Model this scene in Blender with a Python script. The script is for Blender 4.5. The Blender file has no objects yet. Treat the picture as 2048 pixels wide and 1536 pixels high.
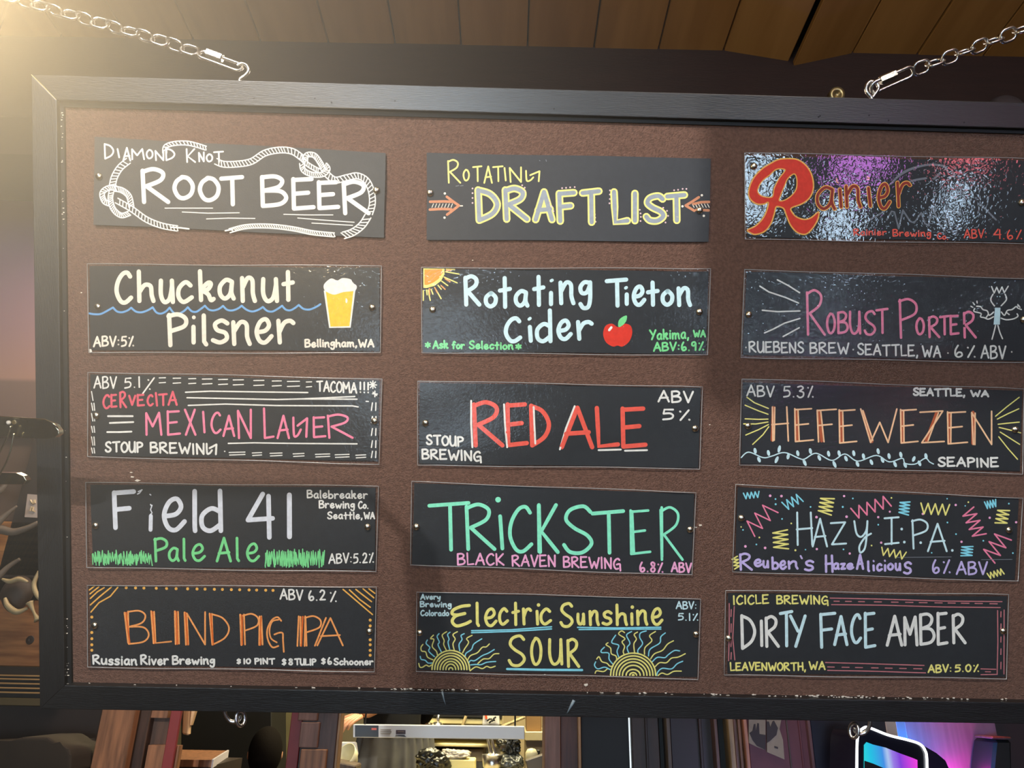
import bpy, bmesh, math, random
from mathutils import Vector, Matrix
from mathutils import noise as mnoise
random.seed(7)
S = bpy.context.scene
COL = S.collection
PI = math.pi

# ------------------------------------------------------------------ camera
F_PX, CX, CY = 1500.0, 1024.0, 768.0
PITCH, ROLL = math.radians(22.0), math.radians(1.2)
CAM = Vector((0, 0, 1.40))
cam = bpy.data.objects.new('camera', bpy.data.cameras.new('camera'))
COL.objects.link(cam)
cam.data.sensor_width = 36.0
cam.data.lens = 36.0 * F_PX / 2048.0
cam.data.clip_start = 0.02
cam.matrix_world = (Matrix.Translation(CAM) @ Matrix.Rotation(PI / 2 + PITCH, 4, 'X')
                    @ Matrix.Rotation(ROLL, 4, 'Z'))
S.camera = cam
R3 = cam.matrix_world.to_3x3()

# ------------------------------------------------------------------ world, lights, exposure
S.view_settings.view_transform = 'Standard'
S.view_settings.look = 'None'
S.view_settings.use_curve_mapping = False
S.view_settings.gamma = 1.0
S.view_settings.exposure = 0.0
w = bpy.data.worlds.new('world'); S.world = w; w.use_nodes = True
w.node_tree.nodes['Background'].inputs[0].default_value = (0.9, 0.85, 0.8, 1)
w.node_tree.nodes['Background'].inputs[1].default_value = 0.02

def light(name, typ, loc, energy, color, size=0.1, target=None, size_y=None, spot=None):
    l = bpy.data.lights.new(name, typ); l.energy = energy; l.color = color
    if typ == 'AREA':
        l.size = size
        if size_y: l.shape = 'RECTANGLE'; l.size_y = size_y
    else: l.shadow_soft_size = size
    if spot: l.spot_size = spot
    o = bpy.data.objects.new(name, l); COL.objects.link(o); o.location = loc
    if target is not None:
        o.rotation_euler = (Vector(target) - Vector(loc)).to_track_quat('-Z', 'Y').to_euler()
    return o

def ray(px, py):
    return R3 @ Vector(((px - CX) / F_PX, -(py - CY) / F_PX, -1.0))
def atY(px, py, Y):
    d = ray(px, py); return CAM + d * ((Y - CAM.y) / d.y)
def atZ(px, py, Z):
    d = ray(px, py); return CAM + d * ((Z - CAM.z) / d.z)
def atD(px, py, D):
    return CAM + ray(px, py) * D

# board plane: hangs leaning a little toward the guests
B_N = None
b_right = (R3 @ Vector((0.9996, -0.0230, -0.0154))).normalized()
b_down = R3 @ Vector((-0.0248, -0.9983, -0.0576))
b_down = (b_down - b_right * b_down.dot(b_right)).normalized()
B_N = b_down.cross(b_right).normalized()
if B_N.dot(CAM - atD(CX, CY, 1.2)) < 0: B_N = -B_N
B_O = atD(CX, CY, 1.2)
def P(px, py, h=0.0):                        # a point on the board, h metres proud of its panel
    d = ray(px, py)
    return CAM + d * ((B_O + B_N * h - CAM).dot(B_N) / d.dot(B_N))
MM = 0.0008                                  # metres per photo pixel on the board

LAMP = atD(-230, -130, 0.52)
light('pendant_lamp_glow', 'POINT', LAMP, 11, (1.0, 0.76, 0.42), 0.03)
light('bar_ceiling_light', 'AREA', (0.9, -0.9, 2.85), 14, (1.0, 0.90, 0.80), 0.5, (0.1, 1.2, 1.9))
light('board_fill_spot', 'SPOT', (-0.95, -1.1, 2.80), 255, (1.0, 0.94, 0.88), 0.012, (0.1, 1.1, 1.50), spot=math.radians(62)).data.spot_blend = 0.6  # added spot that brightens the board but not the ceiling
light('post_fill', 'AREA', (-0.3, 1.98, 2.85), 30, (1.0, 0.84, 0.66), 2.6, (-0.3, 2.25, 1.2), .25)  # added fill behind the board to brighten the posts
light('rail_fill', 'AREA', (-0.1, 2.85, 2.8), 22, (1.0, 0.92, 0.8), 0.4, (-0.1, 3.3, 1.2))  # added fill to brighten the display rail
light('kitchen_light', 'AREA', (-0.1, 4.3, 2.75), 105, (1.0, 0.86, 0.50), 1.0, (-0.1, 4.6, 0))
light('dining_room_light', 'AREA', (-1.6, 3.2, 2.9), 5, (1.0, 0.75, 0.5), 0.6, (-1.6, 3.2, 0))

# ------------------------------------------------------------------ materials
def mat(name, col, rough=0.6, metal=0.0, emit=None, es=1.0, noise=0.0, nscale=30.0, bump=0.0, bscale=200.0,
        spec=0.5, col2=None, stretch=None, coat=0.0, wear=None):
    m = bpy.data.materials.new(name); m.use_nodes = True
    nt = m.node_tree; b = nt.nodes['Principled BSDF']
    b.inputs['Base Color'].default_value = (*col, 1); b.inputs['Roughness'].default_value = rough
    b.inputs['Metallic'].default_value = metal; b.inputs['Specular IOR Level'].default_value = spec
    b.inputs['Coat Weight'].default_value = coat; b.inputs['Coat Roughness'].default_value = .26
    if emit: b.inputs['Emission Color'].default_value = (*emit, 1); b.inputs['Emission Strength'].default_value = es
    if noise or bump or col2:
        tc = nt.nodes.new('ShaderNodeTexCoord'); mp = nt.nodes.new('ShaderNodeMapping')
        nt.links.new(tc.outputs['Object'], mp.inputs[0])
        if stretch: mp.inputs['Scale'].default_value = stretch
        if noise or col2:
            n = nt.nodes.new('ShaderNodeTexNoise'); n.inputs['Scale'].default_value = nscale
            n.inputs['Detail'].default_value = 5
            nt.links.new(mp.outputs[0], n.inputs['Vector'])
            r = nt.nodes.new('ShaderNodeValToRGB')
            c2 = col2 or tuple(c * (1 - noise) for c in col)
            r.color_ramp.elements[0].color = (*c2, 1); r.color_ramp.elements[1].color = (*col, 1)
            r.color_ramp.elements[0].position = 0.35; r.color_ramp.elements[1].position = 0.65
            nt.links.new(n.outputs['Fac'], r.inputs[0]); nt.links.new(r.outputs[0], b.inputs['Base Color'])
        if bump:
            n2 = nt.nodes.new('ShaderNodeTexNoise'); n2.inputs['Scale'].default_value = bscale
            n2.inputs['Detail'].default_value = 4
            nt.links.new(mp.outputs[0], n2.inputs['Vector'])
            bp = nt.nodes.new('ShaderNodeBump'); bp.inputs['Strength'].default_value = bump
            bp.inputs['Distance'].default_value = 0.002
            nt.links.new(n2.outputs['Fac'], bp.inputs['Height']); nt.links.new(bp.outputs[0], b.inputs['Normal'])
    return m

def s2l(r, g, b):
    f = lambda c: (c / 255 / 12.92) if c <= 10 else ((c / 255 + 0.055) / 1.055) ** 2.4
    return (f(r), f(g), f(b))

def paint(name, rgb, rough=0.55):
    return mat(name, s2l(*rgb), rough, noise=0.12, nscale=160, spec=0.3)

def laminate(name, amount, scale, strength, rough):
    m = bpy.data.materials.new(name); m.use_nodes = True; nt = m.node_tree; nt.nodes.clear()
    out = nt.nodes.new('ShaderNodeOutputMaterial'); mx = nt.nodes.new('ShaderNodeMixShader')
    tr = nt.nodes.new('ShaderNodeBsdfTransparent'); tr.inputs[0].default_value = (0.975, 0.98, 0.985, 1)
    gl = nt.nodes.new('ShaderNodeBsdfGlossy'); gl.inputs['Roughness'].default_value = rough
    gl.inputs['Color'].default_value = (1, 1, 1, 1)
    tc = nt.nodes.new('ShaderNodeTexCoord'); n = nt.nodes.new('ShaderNodeTexNoise')
    n.inputs['Scale'].default_value = scale; n.inputs['Detail'].default_value = 1
    n.inputs['Distortion'].default_value = 1.2
    bp = nt.nodes.new('ShaderNodeBump'); bp.inputs['Strength'].default_value = strength
    bp.inputs['Distance'].default_value = 0.002
    lw0 = nt.nodes.new('ShaderNodeLayerWeight'); lw0.inputs['Blend'].default_value = 0.5
    pw = nt.nodes.new('ShaderNodeMath'); pw.operation = 'POWER'; pw.inputs[1].default_value = 5.0
    lw = nt.nodes.new('ShaderNodeMath'); lw.operation = 'MULTIPLY_ADD'; lw.inputs[1].default_value = 0.95; lw.inputs[2].default_value = 0.045
    nt.links.new(lw0.outputs['Facing'], pw.inputs[0]); nt.links.new(pw.outputs[0], lw.inputs[0])
    mu = nt.nodes.new('ShaderNodeMath'); mu.operation = 'MULTIPLY'; mu.inputs[1].default_value = amount
    mu.use_clamp = True
    nt.links.new(tc.outputs['Object'], n.inputs['Vector']); nt.links.new(n.outputs['Fac'], bp.inputs['Height'])
    nt.links.new(bp.outputs[0], gl.inputs['Normal'])
    nt.links.new(lw.outputs[0], mu.inputs[0]); nt.links.new(mu.outputs[0], mx.inputs[0])
    nt.links.new(tr.outputs[0], mx.inputs[1]); nt.links.new(gl.outputs[0], mx.inputs[2])
    nt.links.new(mx.outputs[0], out.inputs[0])
    return m

# ------------------------------------------------------------------ object helpers
def tag(o, label=None, cat=None, group=None, kind=None):
    if label: o['label'] = label
    if cat: o['category'] = cat
    if group: o['group'] = group
    if kind: o['kind'] = kind
    return o
def empty(name, loc, label=None, cat=None, group=None, kind=None):
    o = bpy.data.objects.new(name, None); COL.objects.link(o); o.location = loc
    o.empty_display_size = 0.05
    return tag(o, label, cat, group, kind)
def link(name, bm, m, parent=None, smooth=False, label=None, recalc=True):
    """bmesh in world coordinates -> one object, origin at its parent's (or its own centre)"""
    me = bpy.data.meshes.new(name)
    if recalc: bmesh.ops.recalc_face_normals(bm, faces=bm.faces)
    if parent is not None:
        org = Vector(parent.location)
        if parent.parent: org = org + Vector(parent.parent.location)
    else:
        org = sum((v.co for v in bm.verts), Vector()) / max(1, len(bm.verts))
    for v in bm.verts: v.co -= org
    bm.to_mesh(me); bm.free()
    for p in me.polygons: p.use_smooth = smooth
    ms = m if isinstance(m, (list, tuple)) else [m]
    for k in ms: me.materials.append(k)
    o = bpy.data.objects.new(name, me); COL.objects.link(o)
    if parent is not None: o.parent = parent
    else: o.location = org
    if label: o['label'] = label
    return o
def NB(): return bmesh.new()
def hexa(bm, pts):
    """8 corners: 4 front (ccw) then 4 back"""
    v = [bm.verts.new(p) for p in pts]
    for f in ((0, 1, 2, 3), (7, 6, 5, 4), (0, 4, 5, 1), (1, 5, 6, 2), (2, 6, 7, 3), (3, 7, 4, 0)):
        bm.faces.new([v[i] for i in f])
    return v
def box(bm, a, b):
    x0, y0, z0 = a; x1, y1, z1 = b
    hexa(bm, [(x0, y0, z0), (x1, y0, z0), (x1, y0, z1), (x0, y0, z1), (x0, y1, z0), (x1, y1, z0), (x1, y1, z1), (x0, y1, z1)])
def bevel(bm, w, seg=2):
    bmesh.ops.bevel(bm, geom=list(bm.edges), offset=w, segments=seg, affect='EDGES', profile=0.6, clamp_overlap=True)
def slab(bm, quad, Y, depth):
    """a block standing at world depth Y whose front face shows at the photo quad TL,TR,BR,BL"""
    f = [atY(x, y, Y) for x, y in quad]
    hexa(bm, f + [p + Vector((0, depth, 0)) for p in f])
def vslab(bm, x0, x1, Y, depth, z0, z1, y_ref=1480):
    """upright block between photo columns x0..x1 (read at photo row y_ref)"""
    a = atY(x0, y_ref, Y).x; b = atY(x1, y_ref, Y).x
    box(bm, (a, Y, z0), (b, Y + depth, z1))
def tube(bm, pts, r, n=8, closed=False, caps=True):
    pts = [Vector(p) for p in pts]; N = len(pts); rings = []
    rr = r if isinstance(r, (list, tuple)) else [r] * N
    up = None
    for i, p in enumerate(pts):
        if closed: t = pts[(i + 1) % N] - pts[i - 1]
        else: t = pts[min(i + 1, N - 1)] - pts[max(i - 1, 0)]
        t.normalize()
        if up is None:
            up = t.orthogonal().normalized()
        up = (up - t * up.dot(t))
        up = up.normalized() if up.length > 1e-6 else t.orthogonal().normalized()
        sd = t.cross(up)
        rings.append([bm.verts.new(p + (up * math.cos(2 * PI * k / n) + sd * math.sin(2 * PI * k / n)) * rr[i]) for k in range(n)])
    for i in range(N if closed else N - 1):
        a, b = rings[i], rings[(i + 1) % N]
        off = 0
        if closed and i == N - 1:
            off = min(range(n), key=lambda o: sum((a[k].co - b[(k + o) % n].co).length for k in range(n)))
        for k in range(n):
            bm.faces.new((a[k], a[(k + 1) % n], b[(k + 1 + off) % n], b[(k + off) % n]))
    if caps and not closed:
        bm.faces.new(rings[0][::-1]); bm.faces.new(rings[-1])
def lathe(bm, org, axis, prof, n=16):
    axis = axis.normalized(); u = axis.orthogonal().normalized(); v = axis.cross(u); prev = None
    for r, h in prof:
        if r < 1e-6: ring = [bm.verts.new(org + axis * h)]
        else: ring = [bm.verts.new(org + axis * h + (u * math.cos(2 * PI * k / n) + v * math.sin(2 * PI * k / n)) * r) for k in range(n)]
        if prev:
            for k in range(n):
                a = prev[k % len(prev)]; b = prev[(k + 1) % len(prev)]
                c = ring[(k + 1) % len(ring)]; d = ring[k % len(ring)]
                vs = []
                for q in (a, b, c, d):
                    if q not in vs: vs.append(q)
                if len(vs) > 2: bm.faces.new(vs)
        prev = ring
def cr(pts, sub=6, closed=False):
    """Catmull-Rom"""
    n = len(pts)
    if n < 3: return list(pts)
    out = []
    g = (lambda i: pts[i % n]) if closed else (lambda i: pts[max(0, min(n - 1, i))])
    for i in range(n if closed else n - 1):
        p0, p1, p2, p3 = g(i - 1), g(i), g(i + 1), g(i + 2)
        for k in range(sub):
            t = k / sub
            out.append(tuple(0.5 * (2 * p1[c] + (p2[c] - p0[c]) * t + (2 * p0[c] - 5 * p1[c] + 4 * p2[c] - p3[c]) * t * t
                             + (3 * p1[c] - p0[c] - 3 * p2[c] + p3[c]) * t ** 3) for c in range(len(p1))))
    if not closed: out.append(tuple(pts[-1]))
    return out
# ------------------------------------------------------------------ marker handwriting: strokes, ribbons, fills
GL = {}
def g(ch, w, *st): GL[ch] = (w, [(s[0] == '~', [tuple(float(q) for q in p.split(',')) for p in s.lstrip('~').split()]) for s in st])
g('A', .7, '0,1 .36,0 .7,1', '.1,.66 .62,.62')
g('B', .6, '0,.02 .02,1', '~0,.03 .32,0 .5,.14 .4,.36 .04,.48', '~.04,.48 .45,.5 .6,.72 .45,.93 .02,1')
g('C', .62, '~.58,.14 .45,.01 .25,.07 .06,.34 .02,.66 .18,.95 .38,1 .62,.84')
g('D', .66, '0,0 .04,1', '~0,.01 .42,.14 .66,.46 .5,.78 .04,1')
g('E', .6, '0,0 .02,1', '0,.03 .54,0', '.01,.5 .44,.46', '.02,1 .6,.95')
g('F', .58, '0,.03 .04,1', '0,.04 .58,0', '.02,.5 .45,.46')
g('G', .7, '~.56,.12 .42,0 .2,.1 .03,.4 .05,.72 .22,.97 .45,.93', '~.3,.56 .5,.5 .62,.53 .63,.75 .66,1.12')
g('&', .85, '~0,0 .02,.7 .08,.98 .28,.9 .46,.62', '.26,.42 .85,.04 .8,1')
g('H', .62, '.02,0 .04,1', '.56,0 .62,1', '0,.52 .62,.48')
g('I', .16, '.05,0 .08,1')
g('Î', .5, '0,.04 .5,0', '.25,.02 .25,1', '.02,1 .5,.95')
g('J', .45, '~.4,0 .42,.75 .25,1 0,.85')
g('K', .62, '0,0 .04,1', '.56,0 .08,.56 .62,1')
g('L', .52, '0,0 .05,1 .52,.95')
g('Ł', .5, '0,0 .05,1 .5,.72')
g('M', .85, '.02,1 .0,.02 .36,.62 .72,0 .85,1')
g('N', .66, '.05,1 0,.04 .6,1 .6,0')
g('O', .66, '~.3,0 .08,.2 .0,.55 .14,.92 .36,1 .6,.8 .66,.4 .5,.08 .3,0 .25,.02')
g('P', .56, '.02,.02 .06,1', '~0,.06 .3,0 .54,.14 .5,.38 .08,.54')
g('Q', .66, '~.3,0 .0,.5 .3,1 .66,.5 .3,0', '.4,.75 .66,1')
g('R', .66, '.0,.05 .04,1', '~.01,.08 .28,0 .52,.12 .46,.34 .1,.52', '.1,.52 .66,1')
g('S', .56, '~.52,.12 .38,0 .12,.08 .04,.28 .2,.46 .46,.62 .54,.8 .36,.98 .12,.97 .0,.82')
g('T', .72, '0,.06 .72,0', '.38,.03 .4,1')
g('U', .62, '~0,0 .0,.6 .14,.96 .36,.98 .54,.7 .57,.0', '.57,0 .62,1')
g('Ū', .62, '~0,0 .0,.6 .14,.94 .34,1 .56,.8 .62,.3 .62,.0')
g('V', .62, '0,0 .3,1 .62,0')
g('W', .95, '0,0 .26,1 .5,.4 .72,1 .95,0')
g('w', .72, '0,.45 .18,1 .36,.6 .54,1 .72,.45')
g('X', .66, '0,0 .66,1', '.62,0 .06,1')
g('Y', .66, '0,0 .34,.5', '.66,0 .24,1')
g('Ý', .7, '~0,0 .1,.4 .3,.5 .5,.3 .55,0', '~.55,0 .5,.6 .42,.9 .25,1 .22,.8 .45,.52 .7,.4')
g('Z', .66, '0,.04 .62,0 .05,1 .66,.96')
g('a', .5, '~.44,.46 .24,.4 .04,.6 .04,.86 .2,1 .38,.85 .44,.5', '~.44,.46 .42,.8 .5,1')
g('b', .5, '.0,0 .03,1', '~.03,.6 .25,.45 .46,.62 .42,.9 .2,1 .03,.9')
g('c', .46, '~.42,.5 .26,.4 .06,.58 .04,.84 .2,1 .46,.86')
g('d', .5, '~.46,.52 .26,.44 .05,.62 .06,.9 .24,1 .46,.85', '.46,0 .48,1')
g('e', .5, '~.05,.74 .3,.7 .42,.56 .32,.41 .14,.48 .03,.72 .12,.95 .3,1 .5,.84')
g('f', .42, '~.42,.12 .28,.0 .16,.15 .16,.6 .17,1', '0,.48 .36,.44')
g('g', .48, '~.42,.44 .2,.42 .04,.6 .1,.8 .3,.78 .44,.5', '~.44,.42 .44,1 .36,1.3 .16,1.34 .04,1.2')
g('h', .5, '0,0 .02,1', '~.02,.7 .2,.46 .4,.5 .44,.8 .5,1')
g('i', .12, '.05,.42 .07,1', '.06,.16 .07,.18')
g('ı', .12, '.05,0 .07,1')
g('k', .5, '0,0 .04,1', '~.04,.62 .3,.4 .4,.45 .3,.62 .08,.7', '~.1,.68 .3,.8 .4,1 .5,.96')
g('l', .12, '.04,0 .05,.9 .1,1')
g('m', .8, '.02,.42 .04,1', '~.04,.65 .2,.44 .34,.5 .36,1', '~.37,.65 .52,.45 .68,.5 .7,.8 .78,1')
g('n', .5, '.0,.42 .03,1', '~.03,.66 .22,.42 .4,.48 .42,.8 .5,1')
g('o', .5, '~.24,.42 .04,.6 .04,.86 .22,1 .42,.88 .46,.62 .3,.44 .24,.42')
g('r', .42, '.0,.42 .04,1', '~.03,.72 .16,.48 .32,.42 .42,.48')
g('s', .42, '~.4,.48 .24,.4 .06,.5 .12,.66 .34,.74 .38,.9 .2,1 .0,.94')
g('t', .42, '.2,.04 .22,1', '.0,.46 .42,.4')
g('u', .5, '~0,.42 .0,.8 .14,1 .34,.92 .44,.6 .44,.42', '.44,.42 .48,1')
g('v', .46, '0,.42 .22,1 .46,.42')
g('y', .5, '~0,.42 .08,.75 .28,.78 .44,.42', '~.46,.42 .4,1 .28,1.3 .1,1.3')
g('z', .44, '0,.46 .4,.42 .04,1 .44,.97')
g('0', .52, '~.24,0 .04,.25 .02,.7 .2,1 .42,.85 .5,.4 .36,.05 .24,0')
g('1', .14, '.06,0 .08,1')
g('2', .52, '~.04,.2 .2,0 .42,.1 .4,.4 .04,.98', '.04,.98 .52,.95')
g('3', .5, '~.04,.08 .3,.0 .44,.18 .18,.42', '~.18,.44 .46,.55 .44,.86 .2,1 0,.86')
g('4', .6, '.36,0 0,.6 .6,.56', '.5,.05 .52,1')
g('5', .52, '.5,.03 .1,.05 .06,.44', '~.06,.44 .36,.4 .5,.62 .4,.9 .04,1')
g('6', .5, '~.2,0 .04,.4 .04,.82 .22,1 .44,.86 .4,.62 .22,.6 .1,.78')
g('8', .46, '~.4,.12 .2,0 .06,.16 .2,.42 .42,.72 .3,.98 .08,.92 .06,.7 .34,.4 .4,.12')
g('9', .48, '~.42,.3 .3,.02 .06,.12 .04,.4 .24,.46 .42,.24', '.42,.2 .4,1')
g('%', .6, '.5,.02 .12,1', '.1,.16 .12,.18', '.52,.94 .54,.96')
g('!', .14, '.06,0 .06,.7', '.06,.96 .07,.98')
g('.', .16, '.06,.97 .07,.98')
g(',', .2, '.1,.92 .04,1.16')
g(':', .18, '.07,.4 .08,.41', '.07,.85 .08,.86')
g("'", .14, '.07,.0 .05,.2')
g('·', .16, '.06,.5 .07,.51')
g('*', .5, '.25,.1 .25,.9', '0,.3 .5,.7', '.5,.3 0,.7')
g('$', .5, '~.46,.2 .2,.1 .06,.3 .4,.55 .4,.8 .04,.85', '.25,0 .25,1')
g(' ', .34)

class Ink:
    """one mesh of marker strokes on a sign; coordinates come in the sign's own crop frame"""
    seq = [0]
    def __init__(s, surf): s.bm = NB(); s.surf = surf; s.f = surf.tr
    def h(s, layer=0):
        Ink.seq[0] += 1
        return 0.00018 + layer * 0.00006 + (Ink.seq[0] % 25) * 0.000002
    def stroke(s, pts, w, smooth=False, closed=False, layer=0, cap=True, w2=None):
        p = [s.f(*q) for q in pts]; w = w / s.surf.sc; w2 = w if w2 is None else w2 / s.surf.sc
        if smooth: p = cr(p, 6 if w > 2 else 5, closed)
        q = [p[0]]
        for a in p[1:]:
            if math.hypot(a[0] - q[-1][0], a[1] - q[-1][1]) > 0.15: q.append(a)
        p = q
        h = s.h(layer); bm = s.bm
        if len(p) == 1:
            s.disc(p[0], w / 2, h); return
        if closed: p = p + [p[0]]
        n = len(p); prev = None
        # split long segments so ribbons follow the warped sheet
        pp = [p[0]]
        for a, b in zip(p, p[1:]):
            L = math.hypot(b[0] - a[0], b[1] - a[1]); k = max(1, int(L / 26))
            for j in range(1, k + 1): pp.append((a[0] + (b[0] - a[0]) * j / k, a[1] + (b[1] - a[1]) * j / k))
        p = pp; n = len(p)
        for i in range(n):
            ww = w + (w2 - w) * i / (n - 1)
            a = p[max(i - 1, 0)]; b = p[min(i + 1, n - 1)]
            t0 = (p[i][0] - a[0], p[i][1] - a[1]); t1 = (b[0] - p[i][0], b[1] - p[i][1])
            l0 = math.hypot(*t0) or 1; l1 = math.hypot(*t1) or 1
            if i == 0: t = (t1[0] / l1, t1[1] / l1)
            elif i == n - 1: t = (t0[0] / l0, t0[1] / l0)
            else: t = (t0[0] / l0 + t1[0] / l1, t0[1] / l0 + t1[1] / l1)
            l = math.hypot(*t)
            sharp = 0 < i < n - 1 and (l < 1.35)
            if sharp:                                   # square corner: end one ribbon, start the next
                for tt, first in (((t0[0] / l0, t0[1] / l0), True), ((t1[0] / l1, t1[1] / l1), False)):
                    nx, ny = -tt[1] * ww / 2, tt[0] * ww / 2
                    cur = [bm.verts.new(s.surf.at(p[i][0] + nx, p[i][1] + ny, h)), bm.verts.new(s.surf.at(p[i][0] - nx, p[i][1] - ny, h))]
                    if first and prev: bm.faces.new((prev[0], prev[1], cur[1], cur[0]))
                    prev = cur
                s.disc(p[i], ww / 2, h + 1e-6)
                continue
            l = l or 1
            nx, ny = -t[1] / l * ww / 2, t[0] / l * ww / 2
            cur = [bm.verts.new(s.surf.at(p[i][0] + nx, p[i][1] + ny, h)), bm.verts.new(s.surf.at(p[i][0] - nx, p[i][1] - ny, h))]
            if prev: bm.faces.new((prev[0], prev[1], cur[1], cur[0]))
            prev = cur
        if cap and w > 1.2:
            s.disc(p[0], w / 2, h + 1e-6); s.disc(p[-1], w2 / 2, h + 1e-6)
    def disc(s, c, r, h):
        k = 10 if r > 2 else 7
        vs = [s.bm.verts.new(s.surf.at(c[0] + r * math.cos(2 * PI * i / k), c[1] + r * math.sin(2 * PI * i / k), h)) for i in range(k)]
        s.bm.faces.new(vs)
    def dot(s, x, y, r, layer=0):
        s.disc(s.f(x, y), r / s.surf.sc, s.h(layer))
    def poly(s, pts, smooth=True, holes=(), layer=0):
        h = s.h(layer); t = NB(); edges = []
        for loop in (pts,) + tuple(holes):
            q = [s.f(*a) for a in loop]
            if smooth: q = cr(q, 4, True)
            vs = [t.verts.new((a[0], a[1], 0)) for a in q]
            for i in range(len(vs)): edges.append(t.edges.new((vs[i - 1], vs[i])))
        bmesh.ops.triangle_fill(t, use_beauty=True, use_dissolve=False, edges=edges)
        mp = {v: s.bm.verts.new(s.surf.at(v.co.x, v.co.y, h)) for v in t.verts}
        for f in t.faces: s.bm.faces.new([mp[v] for v in f.verts])
        t.free()
    def glyph(s, ch, x0, y0, x1, y1, w, layer=0, j=0.0):
        """glyph whose inked outline fills the box"""
        st = GL[ch][1]
        P2 = [p for _, q in st for p in q]
        a0, a1 = min(p[0] for p in P2), max(p[0] for p in P2); b0, b1 = min(p[1] for p in P2), max(p[1] for p in P2)
        X0, X1, Y0, Y1 = x0 + w / 2, x1 - w / 2, y0 + w / 2, y1 - w / 2
        if X1 < X0: X0 = X1 = (x0 + x1) / 2
        for sm, q in st:
            s.stroke([(X0 + ((p[0] - a0) / (a1 - a0) if a1 > a0 else .5) * (X1 - X0),
                       Y0 + ((p[1] - b0) / (b1 - b0) if b1 > b0 else .5) * (Y1 - Y0)) for p in q], w, sm, layer=layer)
    def letters(s, spec, w, layer=0):
        for it in spec.split(';'):
            ch, *v = it.strip().split(',')
            s.glyph(ch, *[float(q) for q in v], w, layer)
    def text(s, t, x0, yb0, x1, yb1, H, w, gap=.2, jit=0.03, layer=0):
        """a line of small writing between x0 and x1 on a sloping baseline"""
        H2 = H - w; tot = sum(GL[c][0] for c in t) + gap * (len(t) - 1)
        k = (x1 - x0 - w) / tot; x = 0
        rnd = random.Random(t)
        for c in t:
            wd, st = GL[c]; dy = rnd.uniform(-jit, jit) * H; hh = H2 * rnd.uniform(1 - jit, 1 + jit)
            for sm, q in st:
                pts = []
                for p in q:
                    X = x0 + w / 2 + (x + p[0]) * k; u = (X - x0) / (x1 - x0)
                    pts.append((X, yb0 + (yb1 - yb0) * u - w / 2 - (1 - p[1]) * hh + dy))
                s.stroke(pts, w, sm, layer=layer)
            x += wd + gap
    def zig(s, x0, y0, x1, y1, amp, n, w):
        L = math.hypot(x1 - x0, y1 - y0); nx, ny = -(y1 - y0) / L, (x1 - x0) / L; pts = []
        for i in range(n + 1):
            t = i / n; a = amp * (1 if i % 2 else -1)
            pts.append((x0 + (x1 - x0) * t + nx * a, y0 + (y1 - y0) * t + ny * a))
        s.stroke(pts, w)
    def rope(s, pts, wd, w=7.5, hatch=17, slant=8):
        c = cr(pts, 10); acc = 0; L = []; Rr = []
        for i in range(len(c)):
            a = c[max(i - 1, 0)]; b = c[min(i + 1, len(c) - 1)]
            tx, ty = b[0] - a[0], b[1] - a[1]; l = math.hypot(tx, ty) or 1; tx /= l; ty /= l
            L.append((c[i][0] - ty * wd / 2, c[i][1] + tx * wd / 2)); Rr.append((c[i][0] + ty * wd / 2, c[i][1] - tx * wd / 2))
            if i:
                acc += math.hypot(c[i][0] - c[i - 1][0], c[i][1] - c[i - 1][1])
                if acc > hatch:
                    acc = 0
                    s.stroke([(L[-1][0] + tx * slant, L[-1][1] + ty * slant), (Rr[-1][0] - tx * slant, Rr[-1][1] - ty * slant)], w * .9, cap=False)
        s.stroke(L, w); s.stroke(Rr, w)
# ------------------------------------------------------------------ the hanging menu board
M_frame = mat('black_stained_wood', s2l(26, 26, 27), 0.42, noise=0.35, nscale=26, bump=0.35, bscale=120, stretch=(0.6, 1, 9), spec=0.6, coat=.35)
M_frame_v = mat('black_stained_wood_upright', s2l(26, 26, 27), 0.45, noise=0.35, nscale=26, bump=0.35, bscale=120, stretch=(9, 1, 0.6), spec=0.6, coat=.35)
M_panel = mat('brown_textured_panel', s2l(108, 80, 68), 0.75, col2=s2l(88, 64, 54), nscale=210, bump=1.0, bscale=420, spec=0.35)
M_chip = mat('bare_paint_chips', s2l(225, 215, 200), 0.5)
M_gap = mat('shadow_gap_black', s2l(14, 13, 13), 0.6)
M_zinc = mat('zinc_steel', (0.78, 0.76, 0.72), 0.28, 1.0, bump=0.15, bscale=300)
M_nail = mat('nail_holes', s2l(10, 10, 10), 0.8)

c0 = P(1100, 800)
board = empty('menu_board', c0, 'large brown menu board in a black wooden frame hanging on two chains', 'menu board')
HF = 0.012                                                   # frame stands proud of the panel
OTL, OTR, OBR, OBL = (62.5, 149), (2190, 209), (2183, 1450), (79.5, 1418)
ITL, ITR, IBR, IBL = (113, 200), (2132, 259), (2126, 1407), (129, 1371)
def rail(name, quad, m):
    bm = NB()
    hexa(bm, [P(x, y, HF) for x, y in quad] + [P(x, y, HF) - B_N * 0.034 for x, y in quad])
    bevel(bm, 0.0012, 2)
    return link(name, bm, m, board)
rail('frame_rail', (OTL, OTR, ITR, ITL), M_frame); rail('frame_rail', (IBL, IBR, OBR, OBL), M_frame)
rail('frame_stile', (OTL, ITL, IBL, OBL), M_frame_v); rail('frame_stile', (ITR, OTR, OBR, IBR), M_frame_v)
# panel
bm = NB()
q = [P(*p, 0) for p in ((118, 206), (2128, 262), (2122, 1404), (132, 1369))]
hexa(bm, q + [p - B_N * 0.012 for p in q])
link('board_panel', bm, M_panel, board)
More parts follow.
